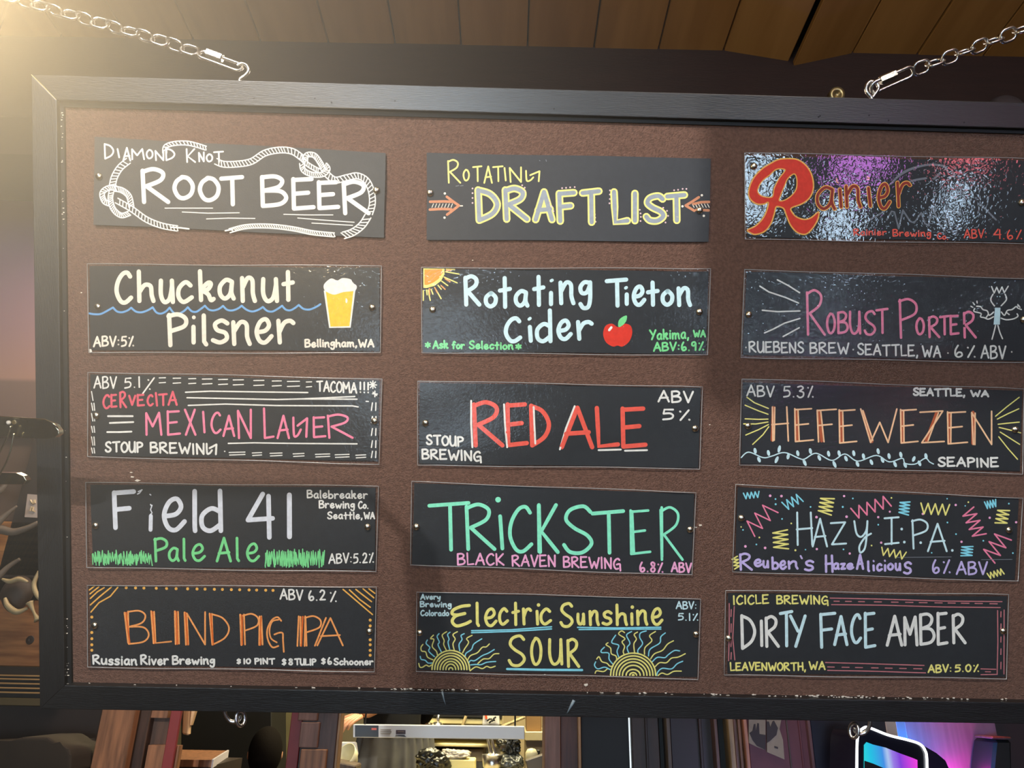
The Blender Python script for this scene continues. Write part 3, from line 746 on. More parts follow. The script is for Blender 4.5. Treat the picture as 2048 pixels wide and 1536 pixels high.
def dsh(k):
    for a, b in ((523, 565), (615, 665), (718, 765), (808, 872), (915, 975), (1012, 1080), (1148, 1215), (1270, 1330), (1370, 1450), (1495, 1530)):
        y = 84 + (a - 523) * .028; k.stroke([(a, y + 1), (b, y)], 7); k.stroke([(a, y + 34), (b, y + 31)], 7)
    for a, b in ((985, 1090), (1138, 1200), (1255, 1335), (1408, 1480), (1555, 1650), (1685, 1778), (1822, 1888)):
        y = 575 + (a - 985) * .022; k.stroke([(a, y + 3), (b, y)], 7); k.stroke([(a + 3, y + 20), (b, y + 16)], 7)
    for a, b in ((175, 235), (252, 300), (320, 370), (405, 445), (475, 530), (548, 582)):
        k.stroke([(76, a), (80 + (b - a) * .1, b)], 7); 
        if a > 200: k.stroke([(92, a), (97, b)], 7)
    for a, b in ((250, 300), (340, 380), (420, 465), (500, 545), (570, 612)):
        k.stroke([(1932, a), (1925, b)], 8); k.stroke([(1955, a), (1953, b)], 8)
p('dash_border', WHT, dsh)

# ---- row 3, middle
t, sf = sign((820, 745), 3.3032, 'black sign lettered RED ALE in tall coral letters with white edges', 'coral red ale',
             [(66, 66), (1920, 102), (1905, 628), (60, 602)], [(50, 55), (1932, 95), (1914, 636), (50, 612)], [(102, 335), (1882, 370)], 8)
p = Pen(t, sf)
p.L(COR, 29, 'R,408,182,625,496;E,630,196,786,494;D,786,205,932,496', 'A,988,218,1218,508;L,1220,220,1388,502;E,1390,224,1570,504')
p.D(WHT, 12, ['404,187 404,340 412,494', '621,210 628,350 642,494', '817,228 822,350 828,470', '1088,222 1030,370 990,508', '1246,513 1393,509', '1420,517 1566,513'], 'letter_highlight', layer=1, label='white edge lines of the coral letters')
p.W(WHT, 13, ('ABV', 1635, 200, 1876, 202, 84), ('5%', 1660, 316, 1862, 320, 82), ('STOUP', 104, 480, 356, 494, 74), ('BREWING', 75, 574, 478, 592, 76))

# ---- row 3, right
t, sf = sign((1460, 740), 3.483, 'black sign with double-stroked peach letters, yellow rays and a pale blue leafy vine', 'leafy vine',
             [(90, 88), (2036, 143), (2018, 706), (75, 655)], [(82, 62), (2048, 132), (2038, 726), (66, 662)], [(125, 390), (1985, 415)], 9)
p = Pen(t, sf)
p.W(WHT, 11, ('ABV', 113, 186, 312, 190, 84), ('5.3', 366, 194, 520, 198, 88), ('%', 530, 196, 588, 200, 92))
p.W(WHT, 14, ('SEATTLE,', 1273, 183, 1645, 190, 62), ('WA', 1672, 190, 1806, 192, 52), ('SEAPINE', 1446, 676, 1874, 682, 74))
p.D(YEL, 8, ['118,190 170,228 268,268', '105,245 200,285 265,308', '105,340 200,344 265,342', '95,375 180,376 265,362', '110,453 200,415 268,380', '158,518 230,450 270,395', '1850,322 1930,255 2015,190', '1862,342 1935,305 2012,270', '1868,378 1940,370 2015,363', '1875,400 1950,418 2025,438', '1882,432 1950,475 2018,518', '1872,465 1935,545 2003,622'], 'ray_lines')
HZ = 'H,286,252,412,500;E,446,264,586,504;F,602,268,746,506;E,755,272,888,514;W,905,266,1168,510;E,1183,270,1315,514;Z,1318,280,1498,512;E,1510,286,1660,520;N,1678,282,1828,524'
p.D(RST, 22, ['302,262 294,488', '462,280 470,492', '620,285 638,494', '768,285 780,500', '925,290 988,498', '1198,285 1198,502', '1440,298 1368,492', '1527,300 1525,506', '1692,295 1692,512'], 'letter_shading', label='rust shading inside the stems')
p.L(PCH, 11, HZ, layer=1)
p.D(PCH, 10, ['312,260 308,490', '474,280 482,492', '632,285 655,500', '785,285 790,500', '925,282 995,490', '1210,285 1212,500', '1452,298 1380,492', '1540,300 1538,506', '1708,300 1706,520'], 'letter_stems', layer=1)
def vine(k):
    k.stroke([(78, 610), (130, 572), (230, 610), (290, 600), (380, 575), (480, 615), (520, 620), (600, 580), (710, 630), (800, 585), (890, 635), (1020, 595), (1110, 640), (1200, 615), (1220, 650), (1290, 655), (1360, 615), (1390, 640), (1418, 655)], 8, True)
    for i, (x, y) in enumerate(((175, 563), (202, 624), (268, 578), (343, 550), (325, 625), (405, 602), (472, 580), (520, 645), (560, 565), (622, 612), (687, 583), (728, 657), (760, 580), (808, 617), (862, 580), (888, 655), (930, 601), (985, 642), (1032, 566), (1062, 627), (1108, 600), (1150, 657), (1190, 590), (1220, 662), (1280, 620), (1320, 650), (1365, 600))):
        a = (0.2 if y < 610 else -.4) * (1 if i % 2 else -1); big = 26 if i in (3, 4, 7, 11) else 21
        k.poly([(x + math.cos(u) * 11 * math.cos(a) - math.sin(u) * big * math.sin(a), y + math.cos(u) * 11 * math.sin(a) + math.sin(u) * big * math.cos(a)) for u in [j * PI / 3 for j in range(6)]])
p('vine_drawing', ICE, vine)
# ---- row 4, left
t, sf = sign((160, 950), 3.3032, 'black sign with silver Field 41 above green Pale Ale and tufts of green grass', 'green grass',
             [(68, 64), (1951, 85), (1948, 624), (85, 602)], [(38, 50), (1972, 74), (1956, 640), (44, 612)], [(103, 335), (1900, 342)], 10)
p = Pen(t, sf)
p.L(SIL, 31, 'F,210,94,370,364;e,540,142,706,378;l,742,92,776,384;d,792,90,946,384', '4,1094,110,1288,428')
p.D(SIL, 33, ['1383,132 1384,408'], 'lettering')
p.D(SIL, 26, ['468,270 466,362'], 'lettering'); p.D(SIL, 8, ['466,195 474,205', '476,200 466,230 476,250 464,262', '462,128 468,132', '385,110 410,98', '380,126 395,118', '398,112 404,106'], 'worn_letter')
p.L(GRN, 18, 'P,484,410,580,578;a,583,474,660,575;l,677,414,704,574;e,736,450,832,574', 'A,896,408,1004,578;l,1028,408,1058,576;e,1096,446,1190,576')
def gr(k):
    r = random.Random(5)
    for x0, x1, y0, y1 in ((85, 482, 505, 598), (1222, 1624, 498, 612)):
        x = x0; pts = []
        up = True
        while x < x1:
            pts.append((x + r.uniform(-4, 4), (y0 + r.uniform(-10, 22)) if up else (y1 - r.uniform(0, 30)))); up = not up; x += r.uniform(5, 10)
        k.stroke(pts, 7)
        for _ in range(24):
            x = r.uniform(x0, x1); k.stroke([(x, y1 - r.uniform(0, 20)), (x + r.uniform(-10, 10), y0 + r.uniform(0, 40))], 6)
p('grass_drawing', GRN, gr)
p.W(WHT, 10, ('Balebreaker', 1497, 156, 1902, 160, 60), ('Brewing', 1576, 222, 1818, 224, 58), ('Co.', 1835, 225, 1910, 226, 55), ('Seattle,', 1632, 294, 1872, 294, 54), ('WA', 1872, 294, 1950, 294, 50), ('ABV:5.2%', 1640, 588, 1946, 584, 72))

# ---- row 4, middle
t, sf = sign((810, 950), 3.3032, 'black sign lettered TRiCKSTER in large mint green letters over small pink writing', 'large mint lettering',
             [(62, 52), (1912, 124), (1890, 655), (46, 590)], [(44, 44), (1922, 117), (1896, 662), (36, 594)], [(76, 342), (1882, 360)], 11)
p = Pen(t, sf)
p.L(MNT, 25, 'T,148,172,432,506;R,394,182,604,502;ı,616,260,656,498;C,682,198,848,517;K,872,186,1022,522', 'S,1038,194,1244,524;T,1226,226,1454,526')
p.L(MNT, 17, 'E,1482,226,1628,530;R,1680,205,1842,568')
p.D(MNT, 18, ['1500,240 1512,520', '1696,215 1698,540', '880,200 884,508'], 'lettering')
p('i_dot', MNT, lambda k: k.dot(615, 163, 19))
p.W(LPK, 12, ('BLACK', 342, 598, 658, 600, 86), ('RAVEN', 703, 604, 1000, 612, 84), ('BREWING', 1042, 612, 1432, 628, 82), ('6.8%', 1546, 645, 1712, 650, 75), ('ABV', 1755, 645, 1897, 648, 72))

# ---- row 4, right
t, sf = sign((1440, 950), 3.3684, 'black sign scattered with neon confetti squiggles around thin pale blue letters', 'confetti',
             [(120, 82), (2013, 161), (1986, 706), (100, 645)], [(106, 64), (2040, 156), (2008, 716), (84, 652)], [(143, 290), (1945, 370)], 12)
p = Pen(t, sf)
p.L(ICE, 13, 'H,510,246,628,478;A,618,288,728,488;Z,740,312,856,474;Ý,898,304,1024,528', 'Î,1102,278,1210,472;P,1286,294,1402,502;A,1394,322,1534,520')
p('dots', ICE, lambda k: [k.dot(x, y, 9) for x, y in ((1242, 452), (1352, 456), (1565, 508), (1224, 364))])
def zz(m, spec, nm='confetti'):
    for z in spec: p('squiggle', m, lambda k: k.zig(*z))
zz(CYN, [(160, 142, 265, 130, 20, 8, 9), (432, 212, 545, 150, 32, 7, 9), (1247, 178, 1237, 266, 33, 8, 10), (1787, 205, 1862, 188, 24, 8, 9), (1667, 478, 1660, 548, 38, 7, 9)])
zz(YEL, [(725, 152, 705, 262, 46, 8, 10), (1352, 225, 1545, 235, 36, 8, 10), (1912, 232, 1892, 330, 40, 7, 10), (1085, 512, 1250, 545, 26, 8, 9), (405, 372, 412, 500, 50, 8, 10), (98, 552, 118, 628, 20, 7, 9), (1806, 682, 1908, 648, 20, 9, 9)])
zz(PNK, [(895, 262, 1140, 172, 40, 9, 10), (1668, 235, 1752, 415, 46, 8, 10), (1915, 405, 1805, 560, 58, 6, 10), (352, 215, 195, 375, 55, 6, 9)])
def cd(c):
    def f(k):
        for x, y, r in c: k.dot(x, y, r)
    return f
p('dots', LPK, cd([(338, 140, 9), (414, 142, 9), (650, 284, 9), (853, 281, 9), (836, 142, 8), (1144, 247, 7), (1066, 284, 8), (171, 481, 9), (304, 491, 9), (652, 499, 8), (874, 529, 8), (1086, 456, 8), (1588, 202, 8), (1817, 288, 8), (1627, 450, 8), (1995, 318, 8), (1366, 262, 8)]))
p('dots', CYN, cd([(374, 162, 6), (375, 197, 7), (610, 215, 6), (827, 215, 7), (895, 158, 6), (1066, 335, 6), (418, 296, 6), (245, 468, 6), (832, 501, 6), (1652, 208, 5), (1946, 193, 6), (1590, 398, 6), (1774, 443, 6), (1973, 526, 6), (155, 370, 6), (1530, 160, 5), (1532, 320, 6), (1426, 524, 5), (576, 503, 5)]))
p('dots', YEL, cd([(480, 326, 6), (265, 421, 6), (508, 507, 7), (1155, 154, 6), (1673, 183, 6), (142, 350, 5), (1021, 475, 6)]))
p.D(CHK, 4, ['1175,555 1560,552', '1760,570 1970,568'], 'crease_line')
p.L(LAV, 16, 'R,128,522,222,646;e,226,562,288,622;u,285,572,332,630;b,345,548,398,640;e,398,572,452,640;n,455,575,530,638;s,565,570,635,650', "H,704,535,766,660;a,760,588,808,640;z,808,590,850,640;e,850,590,905,640;A,915,530,972,640;l,990,575,1012,655;ı,1026,602,1044,650;c,1052,592,1098,652;ı,1104,600,1120,652;o,1126,590,1172,645;u,1176,590,1222,648;s,1232,580,1294,672")
p.D(LAV, 12, ['543,545 552,562', '1034,578 1036,582', '1110,576 1112,580'], 'lettering')
p.W(LAV, 13, ('6%', 1426, 670, 1560, 668, 100), ('ABV', 1588, 676, 1806, 672, 95))

# ---- row 5, left
t, sf = sign((160, 1160), 3.3032, 'black sign lettered BLIND PIG IPA in double-stroked orange with dotted border', 'orange dotted border',
             [(62, 42), (1948, 55), (1940, 580), (72, 565)], [(48, 34), (1958, 46), (1945, 606), (50, 575)], [(97, 300), (1912, 340)], 13)
p = Pen(t, sf)
p.L(ORG, 11, 'B,312,198,460,428;L,484,204,608,422;I,642,204,660,426;N,700,206,832,432;D,865,218,990,432', 'P,1074,218,1182,432;I,1192,234,1212,432;I,1452,238,1462,440;P,1480,233,1594,440;A,1562,246,1742,438')
p.L(ORG, 11, 'G,1232,240,1352,480')
p.D(ORG, 11, ['294,215 318,415', '470,206 486,418', '626,206 632,424', '690,214 700,428', '856,222 874,428', '1058,228 1066,430', '1186,240 1184,430', '1445,240 1436,436', '1488,240 1484,436', '1625,250 1552,434'], 'letter_stems')
p.D(ORG, 10, ['1312,262 1270,275 1252,330 1262,385 1300,412'], 'letter_stems', True)
p.D(LOR, 10, ['304,215 328,415', '478,210 492,418', '634,208 644,424', '698,216 712,428', '864,226 880,428', '1070,232 1072,428', '1196,244 1192,430', '1472,242 1462,436'], 'letter_shading')
def bd(k):
    for x in (305, 367, 422, 504, 572, 635, 711, 773, 826, 888, 941, 1000, 1055, 1117, 1167, 1227, 1275): k.dot(x, 51 + (x - 305) * .018, 10)
    for y in (245, 347, 388, 428, 464): k.dot(78, y, 10)
    for y in (265, 303, 395, 428, 465, 497): k.dot(1917, y, 10)
    for a in ('62,66 98,38', '66,92 125,45', '68,122 115,78 160,50', '68,165 130,110 208,46', '72,212 125,150 200,108 250,48', '1908,58 1948,88', '1870,58 1942,118', '1822,62 1870,100 1926,143', '1780,65 1850,130 1918,180', '1738,62 1800,115 1932,228'):
        k.stroke([tuple(map(float, b.split(','))) for b in a.split()], 9)
p('dot_border', GLD, bd)
p.W(WHT, 11, ('ABV', 1318, 132, 1476, 136, 76), ('6.2', 1506, 138, 1625, 140, 74), ('%', 1642, 150, 1702, 152, 82))
p.W(WHT, 13, ('Russian', 80, 562, 380, 566, 72), ('River', 396, 564, 588, 565, 72), ('Brewing', 606, 562, 895, 562, 66))
p.W(WHT, 11, ('$', 1032, 558, 1066, 558, 42), ('10', 1076, 558, 1132, 558, 42), ('PINT', 1150, 560, 1290, 560, 46), ('$', 1330, 566, 1366, 566, 50), ('8', 1374, 566, 1410, 566, 48), ('TULIP', 1414, 566, 1562, 566, 50), ('$', 1590, 560, 1626, 560, 48), ('6', 1632, 562, 1668, 562, 52), ('Schooner', 1674, 564, 1940, 566, 52))

# ---- row 5, middle
t, sf = sign((810, 1170), 3.3032, 'black sign with yellow words underlined in cyan between two half suns', 'two half suns',
             [(95, 50), (1946, 98), (1928, 606), (80, 560)], [(78, 44), (1953, 93), (1936, 622), (74, 572)], [(97, 315), (1922, 325)], 14)
p = Pen(t, sf)
p.D(YEL, 21, ['425,135 370,142 320,165 312,190 345,198 395,188', '395,188 335,205 312,240 340,270 395,258 432,240'], 'lettering', True)
p.L(YEL, 20, 'l,466,110,496,278;e,522,148,612,278;c,616,146,688,270;t,702,110,760,272;r,772,148,840,268;ı,862,164,886,268;c,890,148,972,268', 'S,1020,112,1114,282;u,1133,182,1192,268;n,1212,165,1288,272;s,1298,165,1372,270;h,1390,122,1474,272;ı,1488,180,1510,270;n,1526,162,1608,270;e,1624,146,1708,270', 'S,678,326,798,540;O,826,342,908,534;U,946,350,1046,532;R,1066,348,1158,548')
p('i_dot', YEL, lambda k: (k.dot(882, 132, 12), k.dot(1502, 146, 12)))
p.D(CYN, 9, ['440,302 700,296 968,276', '440,315 720,306 968,290', '1140,280 1400,284 1690,279', '1150,294 1420,292 1690,291'], 'underline')
p.D(CYN, 15, ['675,555 900,560 1170,562'], 'underline')
p.W(ICE, 9, ('Avery', 100, 98, 238, 100, 42), ('Brewing', 97, 148, 310, 150, 44), ('Colorado', 100, 207, 294, 208, 44), ('ABV:', 1788, 160, 1930, 164, 56), ('5.1%', 1800, 236, 1942, 240, 54))
def suns(org, sc, c, radii, w, rays, yel):
    o0 = sf.org, sf.sc
    sf.org, sf.sc = org, sc
    def f(k):
        for rx, ry in radii: k.stroke([(c[0] + rx * math.cos(a), c[1] - ry * math.sin(a)) for a in [PI * i / 14 for i in range(15)]], w, True)
    p('sun_disc', YEL, f)
    for m, sel in ((YEL, yel), (CYN, 1 - yel)):
        def f(k):
            for i, r in enumerate(rays):
                if i % 2 == sel: k.stroke([tuple(map(float, a.split(','))) for a in r.split()], 24 if sc > 10 else 21, True)
        p('sun_rays', m, f)
    sf.org, sf.sc = o0
suns((820, 1240), 10.24, (835, 1015), [(385, 390), (330, 335), (275, 282), (218, 222), (158, 168), (100, 112), (40, 40)], 30,
     ['180,890 200,960 250,970 330,925 390,950 440,920', '210,745 230,805 310,825 370,880 455,880', '265,500 225,560 240,635 320,655 360,760 470,815', '355,410 330,480 405,560 385,640 500,750', '480,310 420,380 490,400 455,540 540,640 560,710', '595,280 555,340 600,450 575,510 640,650', '750,240 660,310 700,420 690,500 740,610', '820,250 770,300 800,390 780,460 815,610', '970,240 880,300 925,390 880,490 905,610', '1110,280 1045,320 1065,400 1005,500 1020,630', '1270,315 1160,380 1200,460 1120,590 1080,670', '1470,385 1310,490 1260,600 1150,680 1130,750', '1625,490 1560,550 1480,560 1380,670 1240,730 1180,820', '1725,605 1600,680 1480,730 1330,830 1240,830 1200,890', '1820,688 1720,700 1620,790 1500,800 1390,890', '1755,850 1660,855 1560,870 1450,915 1350,910 1240,920', '1745,945 1650,975 1570,950 1480,995 1350,960 1230,1040'], 0)
suns((1170, 1240), 8.904, (858, 985), [(402, 395), (352, 345), (300, 292), (245, 238), (190, 178), (125, 105), (60, 48), (14, 10)], 27,
     ['180,950 210,905 330,918 400,870 440,880', '190,745 170,810 230,870 350,840 450,885', '208,695 250,655 300,740 390,770 440,820 500,825', '345,485 290,540 300,580 420,590 430,700 500,790', '410,405 375,440 455,500 470,600 550,640 565,710', '545,270 475,400 600,450 570,560 610,680', '705,225 650,195 600,250 710,330 660,390 705,470 680,560 700,620', '830,205 740,270 800,410 750,490 780,590', '935,215 875,260 915,340 870,430 885,600', '1090,195 990,230 975,310 1025,420 945,530 945,590', '1255,205 1150,280 1190,370 1070,490 1060,610', '1430,230 1350,300 1330,410 1160,520 1130,640', '1575,370 1470,430 1380,540 1240,600 1170,690', '1685,550 1590,545 1480,620 1420,670 1290,665 1200,740', '1785,600 1660,660 1540,680 1450,760 1330,760 1250,830', '1740,735 1640,780 1540,870 1380,860 1300,920 1275,990', '1715,910 1580,915 1470,970 1370,945 1300,990'], 0)

# ---- row 5, right
t, sf = sign((1440, 1170), 3.3684, 'black sign lettered DIRTY FACE AMBER in white with a dashed pink road border', 'pink road border',
             [(55, 54), (1934, 78), (1921, 618), (50, 592)], [(38, 36), (1944, 64), (1930, 632), (28, 606)], [(57, 358), (1907, 310)], 15)
p = Pen(t, sf)
p.W(YEL, 11, ('ICICLE', 84, 136, 332, 130, 68), ('BREWING', 378, 130, 735, 135, 66), ('LEAVENWORTH,', 65, 580, 585, 580, 62), ('WA', 596, 575, 712, 575, 62), ('ABV:', 1398, 594, 1565, 592, 60), ('5.0%', 1578, 588, 1750, 588, 58))
p.L(WHT, 21, 'D,136,196,244,438;I,268,232,292,418;R,300,202,404,424', 'A,1116,200,1235,416;M,1234,205,1338,414;B,1340,186,1453,410;E,1458,180,1540,410;R,1560,186,1662,400')
p.L(ICE, 21, 'T,396,168,494,420;Y,464,198,584,424', 'F,668,180,784,430;A,762,202,866,412;C,876,190,958,398;E,968,180,1054,430')
p.D(ROS, 7, ['742,88 1100,95 1500,108 1900,112', '752,132 1100,136 1500,148 1888,152', '710,522 1000,530 1375,542', '725,575 1000,580 1385,592', '1758,565 1858,568', '1758,604 1868,602', '1870,172 1872,380 1867,600', '1914,168 1913,600', '62,125 62,330 58,510', '96,145 86,360 100,505'], 'road_border')
def rd(k):
    for a, b in ((768, 803), (845, 885), (933, 973), (1040, 1088), (1155, 1200), (1250, 1300), (1342, 1395), (1448, 1497), (1537, 1585), (1625, 1678), (1718, 1768), (1818, 1868)): k.stroke([(a, 109 + (a - 768) * .016), (b, 109 + (b - 768) * .016)], 7)
    for a, b in ((725, 770), (822, 870), (912, 960), (1020, 1065), (1113, 1160), (1210, 1255), (1305, 1360)): k.stroke([(a, 552 + (a - 725) * .02), (b, 552 + (b - 725) * .02)], 7)
    for a, b in ((180, 215), (262, 320), (350, 385), (430, 468), (520, 565)): k.stroke([(1893, a), (1892, b)], 7)
    for a, b in ((165, 212), (262, 318), (370, 415), (455, 500)): k.stroke([(76, a), (74, b)], 7)
    k.stroke([(1788, 584), (1822, 585)], 7)
p('road_dashes', ROS, rd)
HAZE_R, HAZE_K = .60, .54
# ------------------------------------------------------------------ room shell
YB = 1.60                                                     # front face of the dark beam
ZC = atY(922, 90, YB).z
ZB = atY(30, 233, YB).z
def struct(name, a, b, m):
    bm = NB(); box(bm, a, b); o = link(name, bm, m); o['kind'] = 'structure'; return o
M_plank = [mat('pine_plank_%d' % i, s2l(*c), 0.55, col2=s2l(*d), nscale=6, bump=.1, bscale=60, stretch=(3.5, .35, 3), spec=.3)
           for i, (c, d) in enumerate((((172, 122, 62), (156, 108, 52)), ((178, 128, 68), (164, 115, 58)), ((164, 114, 56), (150, 102, 48))))]
M_beam = mat('dark_stained_beam', s2l(44, 24, 18), 0.6, noise=.25, nscale=12, stretch=(.8, 6, 6), bump=.2, bscale=70)
M_dark = mat('dark_brown_wall', s2l(48, 36, 30), 0.7, noise=.2, nscale=6)
M_black = mat('near_black', s2l(18, 17, 16), 0.6)
M_floor = mat('worn_wood_floor', s2l(70, 50, 36), 0.18, coat=.6, noise=.3, nscale=8, stretch=(1, 6, 1))
X0, X1, Y0, Y1 = -4.4, 4.6, -4.6, 6.2
struct('floor', (X0, Y0, -0.1), (X1, Y1, 0), M_floor)
struct('wall_left', (X0 - .1, Y0, 0), (X0, Y1, ZC + .1), M_dark)
struct('wall_right', (X1, Y0, 0), (X1 + .1, Y1, ZC + .1), M_dark)
struct('wall_back', (X0, Y1, 0), (X1, Y1 + .1, ZC + .1), mat('kitchen_wall', s2l(120, 110, 88), .7))
# ceiling: tongue-and-groove boards running to the beam
M_seam = mat('dark_ceiling_seam', s2l(30, 20, 12), .8)
bm = NB(); box(bm, (X0, Y0, ZC + .02), (X1, Y1, ZC + .1)); ceil = link('ceiling', bm, M_seam); ceil['kind'] = 'structure'
ends = [atY(x, y, YB).x for x, y in ((388, 70), (522, 74), (657, 80), (790, 84), (922, 88), (1055, 90), (1188, 94), (1317, 95), (1447, 98), (1580, 103), (1705, 106), (1835, 109))]
pw = (ends[-1] - ends[0]) / (len(ends) - 1)
while ends[0] > X0 + .1: ends.insert(0, ends[0] - pw)
while ends[-1] < X1 - .1: ends.append(ends[-1] + pw)
rnd = random.Random(11)
drop_l = min(range(len(ends)), key=lambda i: abs(ends[i] - atY(1580, 103, YB).x))
for i, (a, b) in enumerate(zip(ends, ends[1:])):
    ga, gb = a + .0022, b - .0022
    dl = dr = 0.0; ye = YB + .01
    if i == drop_l - 1: dr = .034; gb -= .006
    if i == drop_l: dl = .05; ga += .002
    bm = NB(); z = ZC + rnd.uniform(-.0015, .0015)
    Yf = -3.2
    hexa(bm, [(ga, Yf, z), (gb, Yf, z), (gb, Yf, z + .018), (ga, Yf, z + .018),
              (ga, ye, z - dl), (gb, ye, z - dr), (gb, ye, z + .018 - dr), (ga, ye, z + .018 - dl)])
    bevel(bm, .002, 1)
    link('plank', bm, M_plank[rnd.randrange(3)], ceil)
# dark beam across the room with a few shrinkage cracks
bm = NB(); box(bm, (X0, YB, ZB), (X1, YB + .16, ZC + .03)); bevel(bm, .004, 1)
o = link('trim_1', bm, M_beam); o['kind'] = 'structure'
# wall above the openings, behind the board
zh = 1.62
struct('wall_front', (atY(90, 800, 2.42).x, 2.42, zh), (X1, 2.5, ZC + .02), M_dark)
# guest side wall behind the camera with three tall windows in cold daylight
M_day = mat('daylit_pane', (.5, .6, .7), .3, emit=(0.62, 0.82, 1.0), es=22)
wx = [(-1.45, .05), (2.1, 2.6), (2.98, 3.42), (4.05, 4.4)]; wzs = [(.5, 1.8), (.40, 1.12), (.2, .78), (.45, .93)]
segs = []; x = X0
for (a, b), wz in zip(wx, wzs): segs.append((x, a, 0, ZC)); segs.append((a, b, 0, wz[0])); segs.append((a, b, wz[1], ZC)); x = b
segs.append((x, X1, 0, ZC))
bm = NB()
for a, b, z0, z1 in segs: box(bm, (a, Y0 - .1, z0), (b, Y0, z1))
o = link('wall_guest_side', bm, M_dark); o['kind'] = 'structure'
for i, (a, b) in enumerate(wx):
    wz = wzs[i]; mz = (wz[0] + wz[1]) / 2
    bm = NB()
    for q in ((a, a + .05, wz[0], wz[1]), (b - .05, b, wz[0], wz[1]), (a + .05, b - .05, wz[0], wz[0] + .05), (a + .05, b - .05, wz[1] - .05, wz[1]), (a + .05, b - .05, mz - .02, mz + .02)):
        box(bm, (q[0], Y0 - .08, q[2]), (q[1], Y0 - .02, q[3]))
    wn = link('window_%d' % (i + 1), bm, M_beam); wn['kind'] = 'structure'
    for z0, z1 in ((wz[0] + .05, mz - .02), (mz + .02, wz[1] - .05)):
        bm = NB(); box(bm, (a + .05, Y0 - .06, z0), (b - .05, Y0 - .05, z1)); link('pane', bm, M_day, wn)
# ---- added unseen board behind the viewer, shading the menu's upper right from the spot
SP = Vector((-0.95, -1.1, 2.80))
t = empty('shade_board', (0, -.3, 2.5), 'plain dark unseen board added behind the viewer to shade the menu', 'board')
q = [P(x, y).lerp(SP, .60) for x, y in ((1440, 60), (2500, 40), (2500, 815), (1430, 822))]
n_ = (q[1] - q[0]).cross(q[3] - q[0]).normalized() * .012
bm = NB(); hexa(bm, q + [v + n_ for v in q]); link('board_plate', bm, M_beam, t)
for v in (q[0].lerp(q[1], .72), q[0].lerp(q[1], .95)):
    bm = NB(); tube(bm, [v, Vector((v.x, v.y, ZC + .02))], .004, 6); link('hanging_rod', bm, M_black, t)
# ---- two glowing screens and a neon tube on the guest side (they glint in the shiny sign)
def wall_screen(x0, x1, z0, z1, col, es, label):
    t = empty('wall_screen', ((x0 + x1) / 2, Y0 + .05, z0), label, 'screen')
    bm = NB(); box(bm, (x0 - .03, Y0 + .002, z0 - .03), (x1 + .03, Y0 + .05, z1 + .03)); bevel(bm, .006, 1); link('screen_case', bm, M_black, t)
    bm = NB(); box(bm, (x0, Y0 + .0505, z0), (x1, Y0 + .054, z1)); link('screen_glass', bm, mat('lit_screen', (.1, .1, .1), .3, emit=col, es=es), t)
wall_screen(2.98, 3.42, .90, 1.20, (0.75, 0.25, 0.95), 15, 'wall screen glowing violet above the low guest side window')
wall_screen(3.95, 4.4, 1.05, 1.27, (1.0, 0.2, 0.25), 17, 'wall screen glowing red in the guest side corner')

# ------------------------------------------------------------------ uprights and trim below the board (read at photo row 1480)
n_trim = [1]
def post(x0, x1, Y, d, m, name=None, z0=0, z1=None, yr=1480):
    n_trim[0] += 1
    bm = NB(); vslab(bm, x0, x1, Y, d, z0, (zh + .02) if z1 is None else z1, yr)
    bevel(bm, .0015, 1)
    o = link(name or 'trim_%d' % n_trim[0], bm, m); o['kind'] = 'structure'; return o
def wood(name, c, d=None, r=.5, st=(9, 9, .8)): return mat(name, s2l(*c), r, col2=s2l(*(d or tuple(int(v * .72) for v in c))), nscale=9, stretch=st, bump=.15, bscale=50)
W_or = wood('orange_brown_wood', (168, 112, 74)); W_br = wood('brown_wood', (105, 74, 55)); W_ro = wood('reddish_post', (140, 98, 80), (112, 76, 60))
W_dk = wood('deep_brown_wood', (98, 52, 32), (72, 38, 24)); W_lt = wood('pale_wood_edge', (190, 145, 100), (150, 112, 75)); M_red = mat('dark_red_paint', s2l(138, 48, 46), .5, noise=.1)
W_vd = wood('very_dark_wood', (52, 34, 24)); M_mar = mat('maroon_wall_paint', s2l(96, 50, 52), .6, noise=.12); W_gr = wood('greyish_trim', (88, 76, 66))
post(192, 260, 2.30, .03, W_or); post(260, 292, 2.34, .03, W_br)
pb = post(292, 333, 2.37, .03, W_br)
for y0, y1 in ((1380, 1436), (1490, 1640)):                    # proud wood blocks on that upright
    bm = NB(); a = atY(297, y0, 2.345); b = atY(334, y1, 2.345); box(bm, (a.x, 2.345, b.z), (b.x, 2.37, a.z)); link('wood_block', bm, W_or, pb)
post(332, 353, 2.33, .012, M_red)
post(577, 600, 2.33, .02, M_red)
pc = post(601, 672, 2.33, .04, wood('rough_grey_brown_post', (96, 70, 60), (70, 50, 42)))
for y0, y1, m in ((1380, 1442, W_ro), (1444, 1496, W_ro), (1498, 1700, W_or)):
    bm = NB(); a = atY(602, y0, 2.315); b = atY(634, y1, 2.315); box(bm, (a.x, 2.315, b.z), (b.x, 2.33, a.z)); bevel(bm, .002, 1); link('wood_block', bm, m, pc)
post(672, 678, 2.34, .05, W_lt)
post(1089, 1121, 2.30, .14, W_ro); post(1121, 1156, 2.34, .1, W_dk); post(1156, 1162, 2.32, .12, W_lt)
post(1162, 1258, 2.40, .05, M_black, 'door_1')
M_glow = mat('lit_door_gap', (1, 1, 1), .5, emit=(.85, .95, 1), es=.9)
post(1258.5, 1263.5, 2.41, .03, M_glow)  # light leaking past the door, built as a weakly glowing strip
post(1264, 1318, 2.38, .06, W_vd); post(1291, 1296, 2.372, .008, wood('dark_batten', (40, 25, 16))); post(1318, 1334, 2.42, .03, M_black); post(1334, 1342, 2.36, .06, W_gr)
